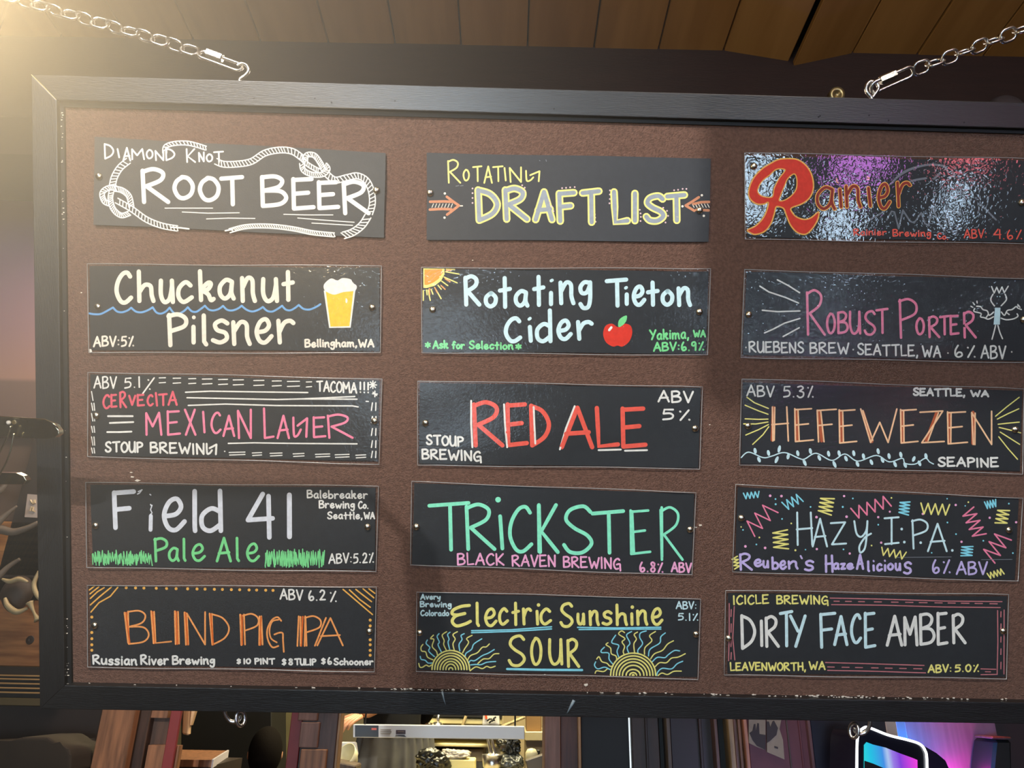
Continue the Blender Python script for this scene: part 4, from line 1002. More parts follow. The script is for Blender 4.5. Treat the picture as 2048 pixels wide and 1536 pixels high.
post(1342, 1430, 2.41, .05, mat('dark_maroon_door', s2l(38, 26, 26), .5), 'door_2'); post(1399, 1405, 2.40, .01, W_vd); post(1430, 1437, 2.37, .06, wood('brown_grey_trim', (92, 66, 56)))
post(1437, 1459, 2.42, .04, M_black); post(1459, 1469, 2.36, .07, wood('tan_trim', (160, 132, 92))); post(1469, 1490, 2.39, .05, wood('mid_brown_trim', (120, 78, 52)))
post(1478, 1484, 2.38, .01, wood('brown_bead', (140, 98, 68)))
post(1490, 1497, 2.36, .07, wood('rosy_trim', (185, 125, 95)))
post(1497, 1622, 2.41, .06, M_mar, 'wall_maroon'); post(1576, 1579, 2.405, .006, W_gr); post(1600, 1604, 2.405, .006, M_mar); post(1619, 1625, 2.39, .02, wood('dusty_trim', (110, 76, 72)))
post(1625, 1776, 2.41, .06, mat('navy_black_wall', s2l(24, 25, 36), .6), 'wall_navy')
# two cream prints pinned on the maroon wall
def facade(bm, pts, Y, th):
    f = [bm.verts.new(atY(x, y, Y)) for x, y in pts]; bk = [bm.verts.new(atY(x, y, Y) + Vector((0, th, 0))) for x, y in pts]
    bm.faces.new(f); bm.faces.new(bk[::-1])
    for i in range(len(f)): bm.faces.new((f[i - 1], f[i], bk[i], bk[i - 1]))
M_cream = mat('aged_cream_paper', s2l(150, 135, 110), .7, noise=.15, nscale=30)
M_ink = mat('dark_ink', s2l(62, 55, 52), .8)
t = empty('wall_print', atY(1512, 1460, 2.404), 'small cream print of dark city shapes pinned to the maroon wall', 'picture')
bm = NB(); facade(bm, [(1497, 1400), (1531, 1400), (1531, 1500), (1514, 1494), (1498, 1486)], 2.404, .004); link('paper', bm, M_cream, t)
bm = NB(); facade(bm, [(1499, 1466), (1505, 1462), (1508, 1448), (1511, 1448), (1512, 1462), (1515, 1446), (1518, 1447), (1519, 1468), (1531, 1470), (1531, 1500), (1514, 1492), (1505, 1480)], 2.4025, .001); link('print_shapes', bm, M_ink, t)
t = empty('wall_print', atY(1552, 1460, 2.404), 'cream mountain print with a slanted lower edge on the maroon wall', 'picture')
bm = NB(); facade(bm, [(1533, 1400), (1570, 1400), (1559, 1458), (1566, 1480), (1569, 1519), (1534, 1504)], 2.404, .004); link('paper', bm, M_cream, t)
bm = NB(); facade(bm, [(1533, 1443), (1538, 1443), (1541, 1454), (1545, 1443), (1548, 1441), (1556, 1456), (1553, 1470), (1540, 1482), (1534, 1486)], 2.4025, .001); link('print_shapes', bm, M_ink, t)
bm = NB(); facade(bm, [(1549, 1492), (1556, 1494), (1556, 1498), (1549, 1496)], 2.4025, .001); link('print_mark', bm, M_ink, t)

# ------------------------------------------------------------------ kitchen beyond the pass
M_ss = mat('warm_lit_steel', s2l(196, 182, 140), .42, .1, noise=.1, nscale=14); M_crm = mat('cream_shelf', s2l(225, 214, 160), .5)
M_tan = mat('tan_cabinet', s2l(165, 148, 112), .5, noise=.1, nscale=10); M_wht = mat('white_plastic', s2l(232, 230, 222), .4)
def thing_slab(name, quad, Y, d, m, label, cat, group=None, bv=.004):
    bm = NB(); slab(bm, quad, Y, d); bevel(bm, bv, 1); o = link(name, bm, m); return tag(o, label, cat, group)
# shelving
kx = (790, 1003)
sh = empty('kitchen_shelf', atY(900, 1536, 5.0), 'cream lit steel shelving along the kitchen back wall', 'shelf')
def shp(name, q, Y, d, m):
    bm = NB(); slab(bm, q, Y, d); link(name, bm, m, sh)
def zat(y, Y): return atY(900, y, Y).z
xa, xb = atY(800, 1480, 5.0).x, atY(1003, 1480, 5.0).x
for nm, y0, y1, d, m in (('shelf_board', 1436, 1448, .34, M_crm), ('shelf_board', 1487, 1494, .40, M_crm)):
    bm = NB(); box(bm, (xa, 5.0, zat(y1, 5)), (xb, 5.0 + d, zat(y0, 5))); bevel(bm, .005, 1); link(nm, bm, m, sh)
bm = NB(); box(bm, (xa, 5.36, .1), (xb, 5.42, zat(1426, 5))); link('back_panel', bm, M_ss, sh)
bm = NB(); box(bm, (xa, 4.99, zat(1434, 5)), (xb, 5.35, zat(1418, 5))); link('dark_hood_lip', bm, M_black, sh)
for x in (803, 1001):
    bm = NB(); a = atY(x, 1480, 5.02).x; box(bm, (a - .015, 5.02, 0), (a + .015, 5.05, zat(1426, 5))); link('shelf_upright', bm, M_ss, sh)
for a, b, y1 in ((806, 872, 1640), (882, 967, 1526)):
    bm = NB(); p0 = atY(a, 1498, 5.0); p1 = atY(b, y1, 5.0); box(bm, (p0.x, 5.04, p1.z), (p1.x, 5.3, p0.z)); bevel(bm, .006, 1); o = link('drawer', bm, M_tan, sh)
bm = NB(); p0 = atY(929, 1515, 5.0); box(bm, (p0.x - .03, 5.02, p0.z - .012), (p0.x + .06, 5.05, p0.z)); link('drawer_pull', bm, mat('dark_pull', s2l(70, 55, 45), .4), sh)
# hanging tools and notes
def ladle(x, y0, y1, Y, lab):
    bm = NB(); tube(bm, [atY(x, y0, Y), atY(x - 1, (y0 + y1) / 2, Y), atY(x - 2, y1, Y)], .010, 8)
    c = atY(x - 2, y1, Y); lathe(bm, c, Vector((0, -.3, -1)), [(0, -.01), (.03, -.01), (.042, .012), (.03, .03), (0, .034)], 12)
    tag(link('hanging_ladle', bm, M_zinc, None, True), lab, 'ladle', 'steel ladles hung in the kitchen')
ladle(851, 1426, 1443, 4.975, 'steel ladle hanging left above the white price rail')
ladle(877, 1428, 1450, 4.975, 'small dark ladle bowl just above the rail, right of the first')
thing_slab('paper_note', [(787, 1424), (814, 1424), (815, 1455), (787, 1455)], 4.984, .006, mat('cream_note', s2l(232, 222, 180), .6), 'cream paper note hanging behind the white price rail', 'note', bv=.001)
t = empty('paper_bag', atY(982, 1450, 4.8), 'white paper bag with an orange tag and black marks in the kitchen', 'bag')
bm = NB(); slab(bm, [(963, 1420), (1001, 1420), (1000, 1451), (964, 1451)], 4.8, .195)
for v in bm.verts:
    if v.co.z > atY(980, 1440, 4.8).z: v.co.x = t.location.x + (v.co.x - t.location.x) * .8
bevel(bm, .01, 2); link('bag_body', bm, M_wht, t)
bm = NB(); slab(bm, [(968, 1425), (973, 1425), (975, 1438), (971, 1438)], 4.79, .004); link('orange_tag', bm, mat('orange_print', s2l(235, 90, 40), .5), t)
bm = NB()
for q in ((974, 1442, 984, 1438), (978, 1446, 990, 1440), (984, 1443, 992, 1434)): tube(bm, [atY(q[0], q[1], 4.785), atY((q[0] + q[2]) / 2, (q[1] + q[3]) / 2 - 2, 4.785), atY(q[2], q[3], 4.785)], .005, 6)
link('black_marks', bm, M_black, t)['kind'] = 'stuff'
for i, (p0, p1, l) in enumerate((((1050, 1434), (1004, 1453), 'long pale wooden handle slanting up to the right in the kitchen'), ((932, 1432), (924, 1454), 'short pale handle leaning beside the white bag'))):
    bm = NB(); tube(bm, [atY(*p0, 4.99), atY(*p1, 4.99)], .009, 8); tag(link('utensil_handle', bm, wood('pale_handle', (205, 185, 140))), l, 'utensil')
struct('kitchen_partition', (atY(1000, 1480, 5.1).x, 5.5, 0), (atY(1100, 1480, 5.1).x, 5.56, zat(1380, 5.1)), M_tan)['kind'] = 'structure'
bpy.data.objects['kitchen_partition'].name = 'wall_partition'
thing_slab('cardboard_box', [(1053, 1425), (1083, 1425), (1083, 1462.5), (1053, 1462.5)], 4.7, .25, mat('cardboard', s2l(150, 115, 72), .8, noise=.15, nscale=10), 'brown cardboard box beside the right kitchen post', 'box')
t = empty('steel_counter', atY(1068, 1482, 4.66), 'steel counter edge under the cardboard box', 'counter')
bm = NB(); slab(bm, [(1050, 1463.3), (1092, 1463.3), (1092, 1482), (1050, 1482)], 4.66, .5); bevel(bm, .004, 1); link('counter_top', bm, M_ss, t)
a_, b__ = atY(1052, 1482, 4.7), atY(1090, 1482, 4.7)
bm = NB(); box(bm, (a_.x, 4.7, 0), (b__.x, 5.1, a_.z + .002)); link('counter_body', bm, M_tan, t)
# heat rail / long price display
t = empty('display_rail', atY(878, 1478, 3.5), 'long white electronic display rail with a black left end', 'display')
RQ = [(706, 1449), (1049, 1453), (1049, 1479), (706, 1475)]
bm = NB(); slab(bm, RQ, 3.5, .05); bevel(bm, .002, 1); link('rail_body', bm, mat('white_rail', s2l(216, 218, 222), .35), t)
def lab(nm, q, m, Y=3.498, d=.003):
    bm = NB(); slab(bm, q, Y, d); return link(nm, bm, m, t)
lab('black_panel', [(710, 1450.5), (757, 1451), (757, 1474), (710, 1473.5)], mat('rail_black', s2l(44, 46, 52), .3))
lab('red_badge', [(743, 1456), (753, 1456), (753, 1460), (743, 1460)], mat('red_badge', s2l(225, 110, 100), .4), 3.4965)
lab('dark_label', [(792, 1460), (811, 1460), (811, 1468), (792, 1468)], mat('rail_label', s2l(70, 50, 58), .4))
for q in ((761, 1459, 782, 1459.8), (761, 1463, 783, 1463.6), (761, 1467, 780, 1467.7), (795, 1463, 808, 1464)): lab('print_line', [(q[0], q[1]), (q[2], q[1]), (q[2], q[3]), (q[0], q[3])], M_cream, 3.4963)
lab('dark_label', [(790, 1471), (796, 1470), (808, 1470), (813, 1474), (813, 1475), (790, 1475)][:4], mat('rail_label2', s2l(60, 60, 66), .4))
for x in (730, 1030):                                         # thin rods it hangs from
    bm = NB(); a = atY(x, 1452, 3.52); tube(bm, [a, Vector((a.x, a.y, zh + .3))], .004, 6); link('hanging_rod', bm, M_black, t)
# things on the pass counter
M_bag = mat('black_glossy_plastic', s2l(24, 25, 22), .38, bump=.3, bscale=14, spec=.9)
def lump(name, px, py, Y, r, m, label, cat, sx=1, sz=1, seed=0, amp=.25, group=None):
    bm = NB(); bmesh.ops.create_icosphere(bm, subdivisions=5, radius=r * .92); rr = random.Random(seed)
    dirs = [(Vector((rr.uniform(-1, 1), rr.uniform(-1, 1), rr.uniform(-1, 1))).normalized(), rr.uniform(.3, 1)) for _ in range(14)]
    for v in bm.verts:
        n = v.co.normalized(); f = 1 + amp * sum(a * max(0, n.dot(d)) ** 6 for d, a in dirs) - amp * .5
        q_ = n * 2.6 + Vector((seed, 0, 0)); f *= 1 + .55 * amp * (1 - 2 * abs(mnoise.noise(q_))) + .5 * amp * (.5 - abs(mnoise.noise(q_ * 2.7)))
        v.co = Vector((v.co.x * f * sx, v.co.y * f, v.co.z * f * sz))
    c = atY(px, py, Y)
    for v in bm.verts: v.co += c
    return tag(link(name, bm, m, None, True), label, cat, group)
zc = atY(900, 1549, 3.66).z
pc_ = struct('pass_counter', (atY(684, 1480, 3.6).x, 3.42, zc - .05), (atY(1086, 1480, 3.6).x, 3.83, zc), M_ss)
del pc_['kind']; tag(pc_, 'steel pass counter under the bags and boxes at the kitchen opening', 'counter')
lump('black_bag', 862, 1525, 3.62, .058, M_bag, 'crumpled glossy black plastic bag left of the cream box', 'bag', 1.1, .8, 1, .35)
thing_slab('cream_box', [(886, 1519), (950, 1520), (950, 1549), (884, 1548.5)], 3.66, .14, mat('cream_box', s2l(242, 232, 165), .55), 'cream carton under a white cloth on the pass counter', 'box')
lump('white_cloth', 912, 1511, 3.72, .046, mat('white_cloth', s2l(205, 196, 180), .8), 'crumpled white cloth lying on the cream carton', 'cloth', 1.15, .42, 4, .4)
t = empty('food_bowl', atY(988, 1536, 3.7), 'steel bowl of red food beside the black wrapped stack', 'bowl')
bm = NB(); lathe(bm, atY(984, 1548, 3.62), Vector((0, 0, 1)), [(0, 0), (.026, 0), (.040, .03), (.046, .075), (.043, .075), (.036, .03), (0, .02)], 24); link('bowl_shell', bm, M_zinc, t, True)
bm = NB(); lathe(bm, atY(984, 1546, 3.62), Vector((0, 0, 1)), [(0, .062), (.022, .060), (.040, .05), (0, .045)], 20); link('red_food', bm, mat('red_salsa', s2l(215, 90, 60), .5, noise=.3, nscale=60), t, True)
lump('wrapped_stack', 1022, 1490, 3.72, .042, M_bag, 'black and clear plastic wrapped stack left of the kitchen post', 'package', 1.0, .75, 7, .5)
lump('wrapped_stack', 1028, 1527, 3.70, .046, mat('clear_black_wrap', s2l(80, 82, 74), .3, bump=.4, bscale=20, spec=1), 'shiny grey plastic wrapped bundle at the bottom of the stack', 'package', .95, .85, 9, .4)
for i, (a, b, c) in enumerate((((975, 1474), (980, 1500), (982, 1530)), ((983, 1474), (988, 1500), (990, 1530)))):
    bm = NB(); tube(bm, [atY(*q, 3.62) for q in (a, b, c)], .006, 8); tag(link('steel_tongs', bm, M_zinc), 'steel tong arm, %s of the two standing over the bowl' % ('left' if i == 0 else 'right'), 'utensil')
t = empty('garlic_jar', atY(1062, 1520, 3.8), 'white ribbed bulb with a black cap on the tray', 'jar')
bm = NB(); q_ = atY(1063, 1520, 3.76); q_.z = zc; hb = atY(1063, 1496, 3.76).z - zc; lathe(bm, q_, Vector((0, 0, 1)), [(0, 0), (.02, 0), (.02, hb - .065), (.028, hb - .045), (.028, hb - .02), (.018, hb - .004), (0, hb)], 20); link('bulb', bm, mat('ribbed_white', s2l(225, 215, 175), .4, bump=.5, bscale=40, stretch=(3, 3, .3)), t, True)
bm = NB(); slab(bm, [(1073, 1500), (1080, 1500), (1080, 1512), (1073, 1512)], 3.79, .03); bevel(bm, .003, 1); link('cap', bm, M_black, t)
thing_slab('grey_tray', [(1050, 1521), (1088, 1508), (1084, 1548), (1058, 1548)], 3.6, .06, mat('grey_tray', s2l(92, 84, 76), .5), 'grey tilted tray in front of the white bulb', 'tray')
# white sheet and paper bowl at the left of the pass
thing_slab('white_board', [(679, 1484), (712, 1484), (716, 1510), (716, 1560)][:3] + [(679, 1549)], 3.5, .02, M_wht, 'white board leaning behind the paper bowl', 'board')
t = empty('paper_bowl', atY(692, 1530, 3.3), 'cream paper bowl tipped on its side by the rough post', 'bowl')
cb = atY(697, 1519, 3.35); ax = Vector((-.55, -.7, .55))
bm = NB(); lathe(bm, cb, ax, [(0, -.03), (.025, -.028), (.045, .0), (.052, .028), (.049, .028), (.042, 0), (.02, -.022), (0, -.024)], 28); link('bowl_shell', bm, mat('cream_paper_bowl', s2l(235, 225, 175), .5), t, True)
thing_slab('brown_basket', [(663, 1522), (712, 1532), (708, 1570), (663, 1570)], 3.2, .12, wood('brown_basket', (95, 72, 52)), 'brown wooden crate below the cream paper bowl', 'crate')

# ------------------------------------------------------------------ people
def body(name, J, E, m, parent, root, ys=(1, 1, 1), levels=2):
    """J: name -> (xyz, radius)"""
    me = bpy.data.meshes.new(name); ks = list(J); ix = {k: i for i, k in enumerate(ks)}
    me.from_pydata([Vector(J[k][0]) for k in ks], [(ix[a], ix[b]) for a, b in E], [])
    o = bpy.data.objects.new(name, me); COL.objects.link(o)
    sk = o.modifiers.new('skin', 'SKIN'); ss = o.modifiers.new('sub', 'SUBSURF'); ss.levels = ss.render_levels = levels
    for k in ks:
        d = me.skin_vertices[0].data[ix[k]]; r = J[k][1]; d.radius = r if isinstance(r, tuple) else (r, r); d.use_root = k == root
    bpy.context.view_layer.update()
    dg = bpy.context.evaluated_depsgraph_get(); m2 = bpy.data.meshes.new_from_object(o.evaluated_get(dg))
    o.modifiers.clear(); o.data = m2
    m2.materials.clear()
    for k in (m if isinstance(m, list) else [m]): m2.materials.append(k)
    for p in m2.polygons: p.use_smooth = True
    o.parent = parent
    return o
M_skin = mat('skin', s2l(205, 150, 118), .5); M_hair = mat('dark_hair', s2l(22, 18, 16), .9, spec=.1, bump=.4, bscale=120)
M_shirt = mat('black_shirt', s2l(24, 24, 26), .8); M_trou = mat('black_trousers', s2l(28, 28, 30), .8)
def head_bits(t, c, face, hm):
    """c head centre, face direction"""
    f = face.normalized(); s = f.cross(Vector((0, 0, 1))); up = Vector((0, 0, 1))
    bm = NB(); bmesh.ops.create_uvsphere(bm, u_segments=24, v_segments=16, radius=1)
    for v in bm.verts:
        k = v.co.copy(); jaw = 1 - .28 * max(0, -k.z)
        v.co = c + s * (k.x * .076 * jaw) + f * (k.y * .094 * jaw) + up * (k.z * .118)
    link('head', bm, M_skin, t, True)
    bm = NB(); bmesh.ops.create_uvsphere(bm, u_segments=24, v_segments=16, radius=1)
    for v in bm.verts:
        k = v.co.copy(); cut = max(0, k.y) * .6 * max(0, .45 - k.z)
        v.co = c - f * .008 + up * .012 + s * (k.x * .083 * (1 - cut)) + f * (k.y * .098 * (1 - cut * 1.3)) + up * (k.z * .118)
    link('hair', bm, hm, t, True)
    bm = NB()
    tube(bm, [c + f * .092 + up * .012, c + f * .108 - up * .014, c + f * .10 - up * .026], [.007, .012, .008], 8)
    link('nose', bm, M_skin, t, True)
    for q in (-1, 1):
        bm = NB(); lathe(bm, c + f * .084 + s * q * .030 + up * .006, f, [(.011, 0), (.009, .005), (0, .007)], 12); link('eye', bm, M_wht, t, True)
        bm = NB(); lathe(bm, c + f * .090 + s * q * .030 + up * .006, f, [(.005, 0), (.004, .002), (0, .0025)], 10); link('pupil', bm, M_black, t, True)
        bm = NB(); lathe(bm, c + s * q * .074 - up * .002, s * q, [(.022, 0), (.02, .008), (.012, .012), (0, .008)], 12); link('ear', bm, M_skin, t, True)
    bm = NB(); tube(bm, [c + f * .088 - up * .046 - s * .02, c + f * .095 - up * .048, c + f * .088 - up * .046 + s * .02], [.003, .006, .003], 8); link('mouth', bm, mat('lips', s2l(160, 90, 80), .5), t, True)
def hand(t, w0, d, side, curl=.35):
    """w0 wrist, d pointing direction; five fingers"""
    d = d.normalized(); s = Vector(side).normalized(); n = d.cross(s)
    for k, (off, L, r) in enumerate(((-.030, .068, .0085), (-.010, .078, .009), (.010, .072, .0085), (.028, .056, .0075))):
        b = w0 + d * .085 + s * off; bm = NB()
        tube(bm, [w0 + d * .03 + s * off * .6, b, b + d * L * .5 - n * L * curl * .4, b + d * L * .8 - n * L * curl * 1.1], [.011, r * 1.1, r, r * .7], 8); link('finger', bm, M_skin, t, True)
    bm = NB(); b = w0 + d * .025 - s * .03
    tube(bm, [w0 + d * .01 - s * .015, b, b + d * .03 - s * .022, b + d * .052 - s * .026 - n * .012], [.014, .012, .010, .008], 8); link('thumb', bm, M_skin, t, True)
# cook, back to the guests, reaching left over the line
cy_ = 4.2; wz_ = atY(790, 1476, cy_).z; cxx = atY(786, 1476, cy_).x
t = empty('person', (cxx, cy_, 0), 'cook in a black shirt and gathered grey apron standing behind the display rail', 'person')
k_ = wz_ / 1.06
J = {'pel': ((0, 0, .96 * k_), (.155, .11)), 'waist': ((0, 0, 1.10 * k_), (.135, .10)), 'chest': ((0, .02, 1.32 * k_), (.165, .115)), 'neck0': ((0, .03, 1.48 * k_), (.07, .065)), 'neck1': ((0, .05, 1.58 * k_), .052)}
E = [('pel', 'waist'), ('waist', 'chest'), ('chest', 'neck0'), ('neck0', 'neck1')]
for s_, q in (('l', -1), ('r', 1)):
    J['sh' + s_] = ((.17 * q, .02, 1.43 * k_), .062); E.append(('chest', 'sh' + s_))
    J['hip' + s_] = ((.09 * q, 0, .88 * k_), .092); J['kn' + s_] = ((.10 * q, -.01, .48 * k_), .062); J['an' + s_] = ((.10 * q, .01, .09), .045); J['toe' + s_] = ((.11 * q, .16, .035), .035)
    E += [('pel', 'hip' + s_), ('hip' + s_, 'kn' + s_), ('kn' + s_, 'an' + s_), ('an' + s_, 'toe' + s_)]
J['ell'] = ((-.26, .12, 1.20 * k_), .048); J['wrl'] = ((-.10, .30, 1.16 * k_), .034); J['elr'] = ((.15, .22, 1.16 * k_), .042); J['wrr'] = ((.05, .38, 1.08 * k_), .034)
J['ell'] = ((-.02, -.12, 1.23 * k_), .045); J['shl'] = ((-.16, .0, 1.43 * k_), .062); J['wrl'] = ((-.11, -.30, 1.17 * k_), .033)
E += [('shl', 'ell'), ('ell', 'wrl'), ('shr', 'elr'), ('elr', 'wrr')]
b = body('body', J, E, [M_shirt, M_trou, M_skin], t, 'pel')
for p_ in b.data.polygons:
    c = p_.center
    if c.z < .97 * k_: p_.material_index = 1
    if c.z > 1.52 * k_ or (c.y < -.15) or (c.y > .24 and c.z > .9): p_.material_index = 2
T0 = Vector(t.location)
head_bits(t, T0 + Vector((0, .08, 1.70 * k_)), Vector((0, 1, -.25)), M_hair)
hand(t, T0 + Vector((-.11, -.30, 1.17 * k_)), Vector((-.5, -.6, -.3)), (1, -.4, 0))
hand(t, T0 + Vector((.05, .38, 1.08 * k_)), Vector((-.2, 1, -.2)), (-1, 0, 0))
# apron: gathered cloth hanging from the waist
bm = NB(); n = 90; rows = []
for j in range(9):
    v = j / 8; row = []
    for i in range(n + 1):
        u = i / n; a = PI * 1.06 + u * (PI * .92); rr = .185 + .10 * v
        fold = .016 * (0.3 + v) * math.sin(u * 58 + math.sin(u * 9) * 3 + v * 1.2)
        row.append(bm.verts.new(T0 + Vector((math.cos(a) * (rr + fold) * 1.02 + .015, math.sin(a) * (rr * .82 + fold), wz_ + .02 - v * .62))))
    rows.append(row)
for j in range(8):
    for i in range(n): bm.faces.new((rows[j][i], rows[j][i + 1], rows[j + 1][i + 1], rows[j + 1][i]))
link('apron', bm, mat('grey_apron_cloth', s2l(112, 110, 104), .8, noise=.15, nscale=18), t, True)
bm = NB(); tube(bm, [T0 + Vector((math.cos(a) * .188 + .01, math.sin(a) * .155, wz_ + .03)) for a in [2 * PI * i / 28 for i in range(28)]], .012, 8, True); link('apron_tie', bm, M_shirt, t, True)

# seated guest in a maroon shirt seen in the dark gap
gy = 4.2; hc = atY(530, 1509, gy)
t = empty('person', (hc.x, gy, 0), 'seated guest with dark hair in a maroon shirt, left of the second red post', 'person')
M_mshirt = mat('maroon_shirt', s2l(92, 42, 36), .8)
hz = hc.z
J = {'pel': ((0, 0, hz - .72), (.15, .12)), 'waist': ((0, 0, hz - .56), (.13, .10)), 'chest': ((-.02, .0, hz - .32), (.165, .115)), 'neck0': ((-.01, 0, hz - .18), (.065, .06)), 'neck1': ((0, .01, hz - .09), .05)}
E = [('pel', 'waist'), ('waist', 'chest'), ('chest', 'neck0'), ('neck0', 'neck1')]
for s_, q in (('l', -1), ('r', 1)):
    J['sh' + s_] = ((.17 * q, 0, hz - .21), .066); J['el' + s_] = ((.24 * q, -.06, hz - .46), .048); J['wr' + s_] = ((.14 * q, -.28, hz - .50), .034)
    J['hip' + s_] = ((.10 * q, -.04, hz - .74), .09); J['kn' + s_] = ((.13 * q, -.46, hz - .72), .062); J['an' + s_] = ((.13 * q, -.46, .09), .045); J['toe' + s_] = ((.13 * q, -.60, .035), .035)
    E += [('chest', 'sh' + s_), ('sh' + s_, 'el' + s_), ('el' + s_, 'wr' + s_), ('pel', 'hip' + s_), ('hip' + s_, 'kn' + s_), ('kn' + s_, 'an' + s_), ('an' + s_, 'toe' + s_)]
b = body('body', J, E, [M_mshirt, M_trou, M_skin], t, 'pel')
for p_ in b.data.polygons:
    c = p_.center
    if c.z < hz - .66: p_.material_index = 1
    if c.z > hz - .15 or (c.y < -.18 and hz - .55 < c.z < hz - .4): p_.material_index = 2
T0 = Vector(t.location); head_bits(t, T0 + Vector((0, 0, hz)), Vector((-.3, 1, -.1)), M_hair)
hand(t, T0 + Vector((-.14, -.28, hz - .50)), Vector((.3, -1, -.1)), (1, 0, 0)); hand(t, T0 + Vector((.14, -.28, hz - .50)), Vector((-.3, -1, -.1)), (-1, 0, 0))
bm = NB(); bx = T0.x
box(bm, (bx - .24, gy - .22, hz - .90), (bx + .24, gy + .22, hz - .84))
for sx in (-.21, .21):
    for sy in (-.19, .19): box(bm, (bx + sx - .02, gy + sy - .02, 0), (bx + sx + .02, gy + sy + .02, hz - .90))
tag(link('stool', bm, W_vd), 'dark wooden stool under the seated guest in maroon', 'stool')

# ------------------------------------------------------------------ dim gap between the red strips
thing_slab('black_cabinet', [(362, 1300), (543, 1300), (543, 1700), (362, 1700)], 4.6, .3, M_black, 'tall black cabinet behind the pale slats and the wooden counter end', 'cabinet')
for i, (q, l) in enumerate((([(366, 1400), (381, 1400), (377, 1471), (363, 1468)], 'broad pale wooden paddle hanging beside the first red strip'), ([(384, 1400), (397, 1400), (381, 1452), (379, 1450)], 'narrow tapered pale wooden paddle right of the broad one'))):
    thing_slab('wooden_paddle', q, 2.40, .02, wood('bright_pale_wood', (240, 195, 145), (210, 165, 115)), l, 'paddle')
t = empty('wooden_counter', atY(400, 1536, 2.7), 'orange wooden counter end with a pale metal corner edge', 'counter')
zt = atY(400, 1519, 2.62).z
bm = NB(); a, b_, c_, d_ = atZ(344, 1519, zt), atZ(424, 1520, zt), atZ(455, 1501, zt), atZ(348, 1499, zt)
hexa(bm, [a - Vector((0, 0, .02)), b_ - Vector((0, 0, .02)), c_ - Vector((0, 0, .02)), d_ - Vector((0, 0, .02)), a, b_, c_, d_]); link('counter_top', bm, W_or, t)
bm = NB(); n_ = Vector((.004, -.004, 0)); hexa(bm, [b_ + n_ * 2 - Vector((0, 0, .022)), c_ + n_ * 2 - Vector((0, 0, .022)), c_ + n_ * 2 + Vector((0, 0, .002)), b_ + n_ * 2 + Vector((0, 0, .002)), b_ - Vector((0, 0, .022)), c_ - Vector((0, 0, .022)), c_ + Vector((0, 0, .002)), b_ + Vector((0, 0, .002))]); link('metal_edge', bm, mat('pale_metal_edge', s2l(225, 215, 215), .4), t)
bm = NB(); box(bm, (a.x + .01, a.y + .02, 0), (b_.x - .01, d_.y - .02, zt - .02)); link('counter_base', bm, W_vd, t)
M_olv = mat('olive_grey_wall', s2l(112, 104, 74), .7, noise=.25, nscale=5)
post(470, 590, 5.2, .06, M_olv, 'wall_olive'); 
for i, x in enumerate((549, 560)):
    bm = NB(); a = atY(x, 1480, 5.15).x; tube(bm, [(a, 5.17, 0), (a, 5.17, 1.9)], .012, 8); tag(link('dark_pipe', bm, M_black), 'thin dark upright pipe on the olive wall, %s of two' % ('left' if i == 0 else 'right'), 'pipe')
bm = NB(); tube(bm, [atY(544, 1460, 5.14), atY(556, 1456, 5.14)], .012, 6); tag(link('white_clip', bm, M_wht), 'short white clip across the pipes on the olive wall', 'clip')
bm = NB(); tube(bm, [atY(524, 1424, 5.18), atY(533, 1437, 5.18), atY(543, 1452, 5.18)], .014, 8); tag(link('slanted_rail', bm, W_gr), 'thin grey rail slanting down in front of the olive wall', 'rail')

# coat heap at lower left
bm = NB(); pr = [(-160, 1545), (-160, 1490), (-60, 1486), (0, 1488), (20, 1482), (45, 1474), (95, 1474), (108, 1482), (116, 1490), (138, 1496), (142, 1510), (141, 1545)]
facade(bm, pr, 2.2, .18); bevel(bm, .012, 3)
tag(link('folded_jacket', bm, mat('brown_jacket_cloth', s2l(52, 42, 32), .9, noise=.2, nscale=12)), 'brown folded jacket heaped at the lower left under the board', 'jacket')
struct('counter_ledge', (X0, 2.1, atY(0, 1546, 2.2).z - .06), (atY(170, 1480, 2.2).x, 2.42, atY(0, 1546, 2.2).z), M_black)
o = bpy.data.objects['counter_ledge']; del o['kind']; tag(o, 'black ledge under the folded jacket at lower left', 'ledge')
post(-1600, 192, 2.44, .06, M_dark, 'wall_dark', z1=atY(0, 1405, 2.44).z)

# ------------------------------------------------------------------ left edge: print, antlers, louvres, metal rack
YL = 2.42
xl, xr = atY(-420, 600, YL).x, atY(96, 600, YL).x
t_ = 0
def strip(name, y0, y1, Y, d, m, label, cat, xr_=None):
    bm = NB(); z0, z1 = atY(30, y1, Y).z, atY(30, y0, Y).z
    a, b = atY(-500, (y0 + y1) / 2, Y).x, (xr_ if xr_ is not None else atY(78, y1, Y).x + .02)
    box(bm, (a, Y, z0), (b, Y + d, z1)); bevel(bm, .003, 1); o = link(name, bm, m)
    if cat: tag(o, label, cat)
    else: o['kind'] = 'structure'
    return o
pm = bpy.data.materials.new('dusk_print'); pm.use_nodes = True; nt = pm.node_tree; bs = nt.nodes['Principled BSDF']; bs.inputs['Roughness'].default_value = .45
tc = nt.nodes.new('ShaderNodeTexCoord'); sx = nt.nodes.new('ShaderNodeSeparateXYZ'); rp_ = nt.nodes.new('ShaderNodeValToRGB')
nt.links.new(tc.outputs['Generated'], sx.inputs[0]); nt.links.new(sx.outputs['Z'], rp_.inputs[0]); nt.links.new(rp_.outputs[0], bs.inputs['Base Color'])
e = rp_.color_ramp.elements; e[0].position = 0; e[0].color = (*s2l(112, 88, 80), 1); e[1].position = 1; e[1].color = (*s2l(150, 118, 140), 1)
